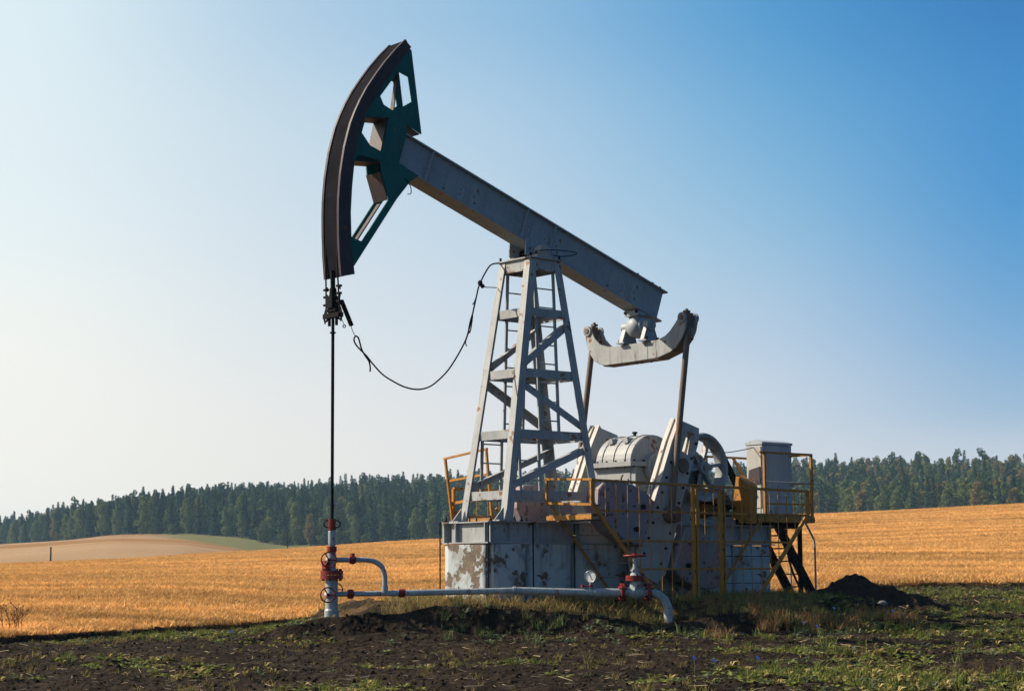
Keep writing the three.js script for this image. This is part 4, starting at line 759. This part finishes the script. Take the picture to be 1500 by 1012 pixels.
// rosette of broad leaves
function rosetteGeom(rng, count, len, wid, rise, cols) {
  const pos = [], col = [];
  for (let i = 0; i < count; i++) {
    const a = i / count * 6.283 + rng(), L = len * (0.55 + 0.6 * rng()), w = wid * (0.6 + 0.7 * rng()), up = rise * (0.3 + rng()), cx = Math.cos(a), cz = Math.sin(a), px = -cz * w, pz = cx * w, tw = (rng() - 0.5) * w;
    const A = [0, 0, 0], B = [cx * L * 0.5 + px, up * L * 0.7 + tw, cz * L * 0.5 + pz], C = [cx * L * 0.5 - px, up * L * 0.7 - tw, cz * L * 0.5 - pz], D = [cx * L, up * L * 0.75, cz * L];
    pos.push(...A, ...B, ...C, ...B, ...D, ...C);
    const c = mix3(cols[0], cols[1], rng()), v = 0.7 + 0.6 * rng(); for (let k = 0; k < 6; k++) col.push(c[0] * v, c[1] * v, c[2] * v);
  }
  const g = new THREE.BufferGeometry(); g.setAttribute('position', new THREE.Float32BufferAttribute(pos, 3)); g.setAttribute('color', new THREE.Float32BufferAttribute(col, 3)); g.computeVertexNormals(); return g;
}
function scatter(name, geom, mat, spots, label, category) {
  const m = new THREE.InstancedMesh(geom, mat, spots.length), q = new THREE.Quaternion(), e = new THREE.Euler(), M4 = new THREE.Matrix4(), c = new THREE.Color();
  spots.forEach(([s, r, sc, rot, tiltX, tiltZ, dy, v, sy], i) => {
    const [x, z] = toXZ(s, r); e.set(tiltX || 0, rot, tiltZ || 0); q.setFromEuler(e);
    M4.compose(V(x, groundAt(s, r) + (dy || 0), z), q, V(sc, sc * (sy || 1), sc)); m.setMatrixAt(i, M4);
    const k = v || 1; m.setColorAt(i, c.setRGB(k, k, k));
  });
  m.name = numbered(name); m.castShadow = m.receiveShadow = true; tag(m, label, category, null, 'stuff'); scene.add(m); return m;
}
const inView = (s, r, pad = 0.06) => Math.abs(s / r) < 0.265 + pad;
const inBase = (s, r, g = 0) => { const [x, z] = toXZ(s, r); return (x > -1.56 - g && x < 5.55 + g && Math.abs(z) < 0.7 + g) || Math.hypot(x - WX, z) < 0.13 + g; };
{ // stubble: cut straw in drilled rows
  const rng = rngOf(777), gold = [[0.68, 0.415, 0.16], [0.49, 0.27, 0.09]];
  const mat = leafMat(0, 0.35);
  for (let v = 0; v < 3; v++) {
    const g = bladesGeom(rng, 34, 0.04, 0.14, 0.19, 0.008, 1.7, gold), spots = [];
    for (let i = 0; i < 42000; i++) {
      const r = 31 * Math.pow(250 / 31, Math.pow(rng(), 1.15)), s = (rng() * 2 - 1) * r * 0.42, e = fieldEdge(s) + 0.9 * (fbm(s * 0.9, r * 0.3, 3, 19) - 0.5);
      if (r < e + 0.5) continue;
      if (furrow(s, r) > 0.35 && rng() < 0.93) continue;
      const sc = (0.8 + 0.5 * rng()) * (1 + (r - 38) / 75);
      spots.push([s, r, sc, rng() * 6.28, 0, 0, -0.01, 0.22 + 1.45 * fbm(s * 0.07, r * (r < 90 ? 0.8 : 0.35), 4, 67) + 0.2 * rng(), Math.min(1, 1.35 / sc) * (0.7 + 0.6 * rng())]);
    }
    scatter('stubble', g, mat, spots, 'golden cut straw stubble covering the harvested field', 'stubble');
  }
}
{ // weeds, grass, litter
  const rng = rngOf(4242);
  const green = [[0.085, 0.125, 0.03], [0.20, 0.205, 0.055]], olive = [[0.18, 0.16, 0.045], [0.30, 0.23, 0.09]], dryc = [[0.42, 0.29, 0.12], [0.17, 0.15, 0.055]], greyg = [[0.10, 0.13, 0.075], [0.15, 0.17, 0.10]];
  const pickSpots = (n, ok, f) => { const out = []; let guard = 0; while (out.length < n && guard++ < n * 60) { const r = 18.5 + 27 * Math.pow(rng(), 0.9), s = (rng() * 2 - 1) * r * 0.42; if (!inBase(s, r, 0.05) && ok(s, r)) out.push(f(s, r)); } return out; };
  const onField = (s, r) => r > fieldEdge(s) - 0.1, pad = (s, r) => r > bankLine(s) - 0.1 && s > -3.6 && s < 5.4;
  const spot = (a, b) => (s, r) => [s, r, lerp(a, b, rng()), rng() * 6.28, (rng() - 0.5) * 0.3, (rng() - 0.5) * 0.3, -0.005, 0.7 + 0.6 * rng()];
  const mat = leafMat(0, 0.3);
  const clumpy = (s, r, f, k) => fbm(s * f, r * f, 3, k);
  for (let v = 0; v < 2; v++) {
    scatter('weed', rosetteGeom(rng, 9, 0.085, 0.015, 0.55, green), mat, pickSpots(3300, (s, r) => !onField(s, r) && !pad(s, r) && greenness(s, r) + 0.5 * (clumpy(s, r, 1.9, 311 + v) - 0.5) > 0.545 - 0.02 * rng(), spot(0.4, 1.3)), 'low green broadleaf weeds over the bare soil', 'weeds');
    scatter('weed', rosetteGeom(rng, 12, 0.09, 0.011, 0.9, v ? greyg : olive), mat, pickSpots(2000, (s, r) => !onField(s, r) && greenness(s, r) + 0.5 * (clumpy(s, r, 1.7, 351 + v) - 0.5) > 0.56, spot(0.4, 1.3)), v ? 'grey green weeds in loose clumps on the soil' : 'olive yellow weeds scattered over the soil', 'weeds');
  }
  scatter('grass', bladesGeom(rng, 22, 0.05, 0.15, 0.06, 0.005, 1.2, green), mat, pickSpots(1450, (s, r) => !onField(s, r) && !pad(s, r) && greenness(s, r) + 0.4 * (clumpy(s, r, 3, 371) - 0.5) > 0.585, spot(0.5, 1.2)), 'tufts of short green grass between the weeds', 'grass');
  scatter('grass', bladesGeom(rng, 16, 0.06, 0.2, 0.08, 0.005, 1.1, olive), mat, pickSpots(930, (s, r) => !onField(s, r) && !pad(s, r) && clumpy(s, r, 1.2, 391) > 0.58, spot(0.3, 0.8)), 'sparse olive grass tufts on the bare soil', 'grass');
  // dry grass round the foundation and on the lip of the bank
  scatter('dry_grass', bladesGeom(rng, 16, 0.04, 0.22, 0.13, 0.0045, 1.5, dryc), mat, pickSpots(1900, (s, r) => pad(s, r) && r < 41 && (s < 2.3 || clumpy(s, r, 1.4, 401) > 0.5) && s > -2.4 + 0.6 * clumpy(s, r, 1, 402), spot(0.35, 1.25)), 'dry yellow grass growing round the foundation', 'grass');
  scatter('dry_grass', bladesGeom(rng, 22, 0.08, 0.26, 0.1, 0.006, 0.9, [green[0], olive[1]]), mat, pickSpots(2000, (s, r) => pad(s, r) && r < 42 && (s > 1.6 || rng() < 0.08), spot(0.3, 0.75)), 'shaded green grass along the foot of the guard fence', 'grass');
  scatter('bank_grass', bladesGeom(rng, 18, 0.08, 0.26, 0.08, 0.006, 1.2, [green[0], greyg[1]]), mat, pickSpots(300, (s, r) => { const b = bankLine(s); return r > b - 1.5 * rng() && r < b && s > -2.0 + 2.4 * rng() && s < 5.5 && clumpy(s, r, 1.6, 411) > 0.52; }, spot(0.4, 1.0)), 'green weeds hanging on the dark bank below the flow line', 'grass');
  scatter('bank_weed', rosetteGeom(rng, 10, 0.09, 0.014, 0.8, greyg), mat, pickSpots(450, (s, r) => { const b = bankLine(s); return r > b - 1.8 * rng() && r < b - 0.05 && s > -2.4 + 2.4 * rng() && s < 6 && clumpy(s, r, 1.5, 421) > 0.46; }, spot(0.6, 1.3)), 'grey green leafy weeds on the face of the bank', 'weeds');
  scatter('dead_grass', bladesGeom(rng, 26, 0.05, 0.24, 0.16, 0.005, 1.8, [[0.20, 0.105, 0.045], [0.30, 0.19, 0.085]]), mat, pickSpots(260, (s, r) => { const b = bankLine(s); return r > b - 1.3 && r < b + 1.6 && s > 3.0 && s < 6.8 && clumpy(s, r, 1.1, 441) > 0.54; }, spot(0.5, 1.3)), 'matted brown dead grass below the guard fence', 'grass');
  // straw litter
  const lit = new THREE.CylinderGeometry(0.005, 0.004, 0.22, 4).rotateZ(Math.PI / 2); { const c = []; for (let i = 0; i < lit.attributes.position.count; i++) c.push(0.42, 0.33, 0.21); lit.setAttribute('color', new THREE.Float32BufferAttribute(c, 3)); }
  scatter('straw_litter', lit, std({ vertexColors: true, roughness: 0.9 }), pickSpots(3500, (s, r) => !onField(s, r) && !pad(s, r), (s, r) => [s, r, 0.15 + 0.9 * rng() * rng(), rng() * 6.28, (rng() - 0.5) * 0.5, (rng() - 0.5) * 0.4, 0.012, 0.6 + 0.6 * rng()]), 'pale straw stalks lying on the soil', 'straw');
  // clods
  const cg = new THREE.IcosahedronGeometry(0.05, 1); { const p = cg.attributes.position, c = []; for (let i = 0; i < p.count; i++) { const x = p.getX(i), y = p.getY(i), z = p.getZ(i), k = 0.7 + 0.6 * fbm(x * 30 + 9, y * 30 + z * 22, 2, 431); p.setXYZ(i, x * k * 1.25, y * k * 0.75, z * k); c.push(0.029, 0.021, 0.0155); } cg.setAttribute('color', new THREE.Float32BufferAttribute(c, 3)); cg.computeVertexNormals(); }
  scatter('soil_clod', cg, std({ vertexColors: true, roughness: 1, specularIntensity: 0.05 }), pickSpots(21000, (s, r) => !onField(s, r) && !(pad(s, r) && rng() < 0.85) && Math.hypot(s - 6.6, r - 37.6) > 1.3, (s, r) => [s, r, 0.1 + 0.6 * Math.pow(rng(), 3.5), rng() * 6.28, rng(), rng(), 0.0, 0.5 + 0.8 * rng()]), 'crumbled dark clods strewn over the ploughed soil', 'soil');
  // tall dead weed stand at the left edge of the picture
  const tw = thing('dead_weed', 'tall brown dead weed stalks at the left edge of the field', 'weed');
  for (let i = 0; i < 7; i++) { const s = -8.75 + 0.35 * rng(), r = 33.4 + 0.6 * rng(), [x, z] = toXZ(s, r), y = groundAt(s, r), h = 0.3 + 0.3 * rng(), l = (rng() - 0.5) * 0.25; const g = [tube([V(x, y - 0.02, z), V(x + l * 0.3, y + h * 0.5, z), V(x + l, y + h, z + l * 0.4)], 0.007, 10, 5)]; for (let k = 0; k < 6; k++) { const q = 0.3 + 0.65 * rng(), bx = x + l * q * q, by = y + h * q, a = rng() * 6.28; g.push(cyl(V(bx, by, z), V(bx + Math.cos(a) * 0.1, by + 0.1, z + Math.sin(a) * 0.1), 0.005, 0.003, 4)); g.push(new THREE.IcosahedronGeometry(0.014, 0).translate(bx + Math.cos(a) * 0.1, by + 0.1, z + Math.sin(a) * 0.1)); } part(tw, 'stalk', g, std({ color: new THREE.Color(0.16, 0.085, 0.035), roughness: 0.9 })); }
  // chicory in flower
  const blue = std({ color: new THREE.Color(0.24, 0.31, 0.68), roughness: 0.7, side: THREE.DoubleSide }), stemM = std({ color: new THREE.Color(0.08, 0.11, 0.04), roughness: 0.9 });
  for (const [px, py] of [[1103, 982], [1040, 1003], [1011, 998], [1215, 892], [1170, 915], [1190, 921], [1300, 905], [340, 925]]) {
    const a = (px - 750) / 2858; let r = 22; while (r < 45 && 840 - (groundAt(a * r, r) + 0.12 - 0.407) * 2858 / r > py) r += 0.05;
    const s = a * r, [x, z] = toXZ(s, r), y = groundAt(s, r), p = thing('chicory', 'small blue flowering chicory on a thin stem among the weeds', 'flower', 'blue chicory flowers in the foreground');
    const h = 0.14 + 0.12 * rng();
    part(p, 'stem', tube([V(x, y - 0.02, z), V(x + 0.01, y + h * 0.5, z), V(x - 0.01, y + h, z + 0.01)], 0.004, 8, 5), stemM);
    const g = []; for (let k = 0; k < 9; k++) g.push(new THREE.CircleGeometry(0.010, 6).scale(1.6, 0.7, 1).translate(0.015, 0, 0).rotateZ(k * 0.698).rotateX(-0.5).applyMatrix4(new THREE.Matrix4().makeTranslation(x - 0.01, y + h, z + 0.012)));
    part(p, 'flower', g, blue);
  }
}
console.log('plants done');
// ---------------------------------------------------------------- far posts
{
  const post = (name, label, px, r, h, rad) => { const s = (px - 750) / 2858 * r, [x, z] = toXZ(s, r), y = heightOf(s, r), p = thing(name, label, 'post'); part(p, 'shaft', cyl(V(x, y - 0.3, z), V(x, y + h, z), rad, rad * 0.8, 10), M.dark); if (h > 5) part(p, 'cross_arm', bar(V(x - 0.3, y + h - 0.4, z), V(x + 0.3, y + h - 0.4, z), 0.08, 0.08), M.dark); };
  post('field_post', 'short dark post standing on the rise of the field at far left', 76, 262, 2.3, 0.12);
  post('utility_pole', 'thin dark utility pole before the wood left of the wellhead', 421, 430, 7.6, 0.13);
}
// ---------------------------------------------------------------- wood
function treeGeoms(kind, sd) {
  const rng = rngOf(sd), pos = [], col = [];
  const quad = (p, dir, wid, L, W, c) => { const t = p.clone().addScaledVector(dir, L), a = p.clone().addScaledVector(wid, W), b = p.clone().addScaledVector(wid, -W), q = t.clone().addScaledVector(wid, W * 0.45), w = t.addScaledVector(wid, -W * 0.45); for (const v of [a, b, w, a, w, q]) { pos.push(v.x, v.y, v.z); col.push(...c); } };
  const rv = () => V(rng() - 0.5, rng() - 0.5, rng() - 0.5).normalize();
  const cone = kind === 'spruce', trunk = [];
  const pal = { spruce: [[0.020, 0.054, 0.030], [0.040, 0.078, 0.036]], pine: [[0.032, 0.068, 0.031], [0.052, 0.090, 0.036]], birch: [[0.115, 0.160, 0.050], [0.17, 0.19, 0.058]], autumn: [[0.24, 0.17, 0.05], [0.19, 0.16, 0.052]], bush: [[0.085, 0.11, 0.032], [0.11, 0.125, 0.04]], bare: [[0.10, 0.085, 0.07], [0.08, 0.065, 0.055]] }[kind];
  const tint = () => { const c = mix3(pal[0], pal[1], rng()), v = 0.7 + 0.6 * rng(); return c.map((x) => x * v); };
  const H = 20;
  if (cone) {
    trunk.push(cyl(V(0, -1, 0), V(0, H * 0.97, 0), 0.28, 0.03, 6));
    const wide = 3.1 + rng() * 1.5, ph = rng() * 9;
    for (let y = 1.2; y < H; y += 0.42 + 0.25 * rng()) {
      const R = wide * Math.pow(1 - y / H, 0.9) * (0.8 + 0.25 * Math.sin(y * 2.3 + ph) + 0.25 * rng()) + 0.12, n = 9 + Math.floor(R * 6);
      for (let i = 0; i < n; i++) {
        const a = rng() * 6.283, o = V(Math.cos(a), 0, Math.sin(a)), L = R * (0.6 + 0.55 * rng());
        for (let k = 0.25; k < 1; k += 0.3) { const p = o.clone().multiplyScalar(L * k).setY(y - L * k * 0.28 + (rng() - 0.5) * 0.3), d = o.clone().setY(-0.35 + 0.25 * rng()).add(rv().multiplyScalar(0.4)).normalize(); quad(p, d, V(-o.z, (rng() - 0.5) * 0.9, o.x).normalize(), (0.55 + 0.5 * rng()) * (1 - 0.25 * y / H), (0.3 + 0.22 * rng()) * (1 - 0.3 * y / H), tint()); }
      }
    }
    quad(V(0, H * 0.93, 0), V(0, 1, 0), V(1, 0, 0), 1.4, 0.1, pal[0]);
  } else {
    const bush = kind === 'bush', h = bush ? 7 : H, base = bush ? 0.05 : kind === 'pine' ? 0.3 : 0.05, W = bush ? 3.6 : kind === 'pine' ? 3.1 : 4.3, lobes = [];
    trunk.push(cyl(V(0, -1, 0), V(0.2, h * 0.8, 0.1), bush ? 0.15 : 0.26, 0.05, 6));
    const nl = bush ? 12 : kind === 'pine' ? 14 : 32;
    for (let i = 0; i < nl; i++) {
      const t = base + (0.97 - base) * (i + rng()) / nl, prof = Math.pow(Math.sin(Math.PI * Math.pow(clamp((t - base) / (1.04 - base)), kind === 'pine' ? 0.9 : 0.62)), 0.75), a = rng() * 6.283, d = W * prof * (0.35 + 0.5 * rng());
      lobes.push([V(Math.cos(a) * d, t * h, Math.sin(a) * d), (bush ? 1.3 : 1.3) * (0.55 + 0.55 * prof) * (0.8 + 0.5 * rng())]);
      if (!bush && i % 2) trunk.push(cyl(V(0, t * h * 0.75, 0), lobes[i][0], 0.08, 0.02, 5));
    }
    const c0 = tint();
    for (const [c, R] of lobes) {
      const n = Math.round((kind === 'bare' ? 14 : 92) * R * (bush ? 0.8 : 1)), tn = tint();
      for (let i = 0; i < n; i++) { const d = rv(), p = c.clone().addScaledVector(d, R * (0.45 + 0.6 * Math.sqrt(rng()))); quad(p, d.clone().add(rv()).setY(d.y * 0.4 - 0.25).normalize(), rv(), 0.35 + 0.4 * rng(), 0.2 + 0.2 * rng(), mix3(tn, tint(), 0.5)); }
    }
  }
  const g = new THREE.BufferGeometry(); g.setAttribute('position', new THREE.Float32BufferAttribute(pos, 3)); g.setAttribute('color', new THREE.Float32BufferAttribute(col, 3)); g.computeVertexNormals();
  return { crown: g, trunk };
}
{
  const rng = rngOf(9091);
  const leaf = leafMat(0, 0.22), bark = std({ color: new THREE.Color(0.07, 0.055, 0.045), roughness: 0.95 }), birchBark = std({ color: new THREE.Color(0.14, 0.13, 0.12), roughness: 0.9 });
  const kinds = { spruce: [11, 12, 13, 14], pine: [21, 22], birch: [31, 32, 33], autumn: [41, 42], bush: [51, 52], bare: [61] }, proto = {};
  for (const k in kinds) proto[k] = kinds[k].map((sd) => { const { crown, trunk } = treeGeoms(k, sd), g = new THREE.Group(); const c = new THREE.Mesh(crown, leaf); c.name = 'crown'; c.castShadow = c.receiveShadow = true; part(g, 'trunk', trunk, k === 'birch' || k === 'autumn' ? birchBark : bark); g.add(c); g.userData.crown = crown; return g; });
  const word = { spruce: ['spruce_tree', 'dark pointed spruce'], pine: ['pine_tree', 'tall dark green pine'], birch: ['birch_tree', 'pale green rounded birch'], autumn: ['birch_tree', 'yellowing autumn birch'], bush: ['bush', 'round light green bush'], bare: ['bare_tree', 'grey leafless tree'] };
  const place = (k, s, r, sc, sy) => {
    const src = proto[k][Math.floor(rng() * proto[k].length)], t = src.clone(), [x, z] = toXZ(s, r);
    t.userData = {}; t.name = numbered(word[k][0]); t.position.set(x, heightOf(s, r), z); t.rotation.y = rng() * 6.28; t.scale.set(sc, sc * sy, sc); scene.add(t);
    const px = 750 + 2858 * s / r, h = sc * sy * (k === 'bush' ? 0.95 : 1), size = h > 0.66 ? 'tall ' : h > 0.52 ? '' : 'low ';
    const where = px < 76 ? 'left of the short field post' : px < 250 ? 'above the tan rise' : px < 421 ? 'just left of the utility pole' : px < 485 ? 'between utility pole and polished rod' : px < 650 ? 'between polished rod and tower' : px < 1180 ? 'behind the pump jack' : px < 1330 ? 'just right of the cabinet' : 'near the right picture edge';
    tag(t, size + word[k][1] + (k === 'bush' ? ' below the wood ' : ' in the wood edge ') + where, k === 'bush' ? 'bush' : 'tree', size + word[k][1] + ' ' + where);
  };
  const mixFor = (a) => { const right = sm(0.08, 0.17, a), u = rng(); if (u < lerp(0.60, 0.20, right)) return 'spruce'; if (u < lerp(0.74, 0.30, right)) return 'pine'; if (u < lerp(0.96, 0.74, right)) return 'birch'; return u < lerp(0.985, 0.985, right) ? 'autumn' : (right > 0.5 ? 'bare' : 'autumn'); };
  // front of the wood: every tree its own
  for (let row = 0; row < 2; row++) {
    let a = -0.285;
    while (a < 0.285) {
      let r = 600; for (let q = 0; q < 12; q++) r = woodEdge(a * r) * 0.5 + r * 0.5;
      r += row * 9 + 6 * rng(); const s = a * r, k = row === 0 && rng() < 0.3 ? 'birch' : mixFor(a), sc = (k === 'spruce' || k === 'pine' ? 0.62 : 0.56) * (0.75 + 0.45 * rng());
      place(k, s, r, sc, 0.95 + 0.2 * rng()); a += (3.4 + 2.6 * rng()) / r;
    }
  }
  for (let i = 0; i < 26; i++) { const a = -0.2 + 0.46 * rng(); let r = 600; for (let q = 0; q < 12; q++) r = woodEdge(a * r) * 0.5 + r * 0.5; place('bush', a * (r - 4), r - 4, 0.4 + 0.45 * rng(), 0.8 + 0.4 * rng()); }
  // the wood behind: one mass per kind of crown
  const deep = {};
  for (let row = 2; row < 36; row++) {
    let a = -0.46;
    while (a < 0.46) {
      let r = 600; for (let q = 0; q < 12; q++) r = woodEdge(a * r) * 0.5 + r * 0.5;
      r += row * 7 + 7 * rng(); const k = mixFor(a), v = Math.floor(rng() * proto[k].length); (deep[k + v] ??= [proto[k][v].userData.crown, []])[1].push([a * r, r, (k === 'spruce' || k === 'pine' ? 0.64 : 0.56) * (0.72 + 0.45 * rng()), rng() * 6.28, 0, 0, 0, 0.8 + 0.4 * rng(), 1 + 0.2 * rng()]);
      a += (2.7 + 2.2 * rng()) / r;
    }
  }
  for (const k in deep) scatter('forest', deep[k][0], leaf, deep[k][1], 'mass of treetops of the far wood behind its front trees', 'forest');
}
console.log('wood done');

renderer.render(scene, camera);
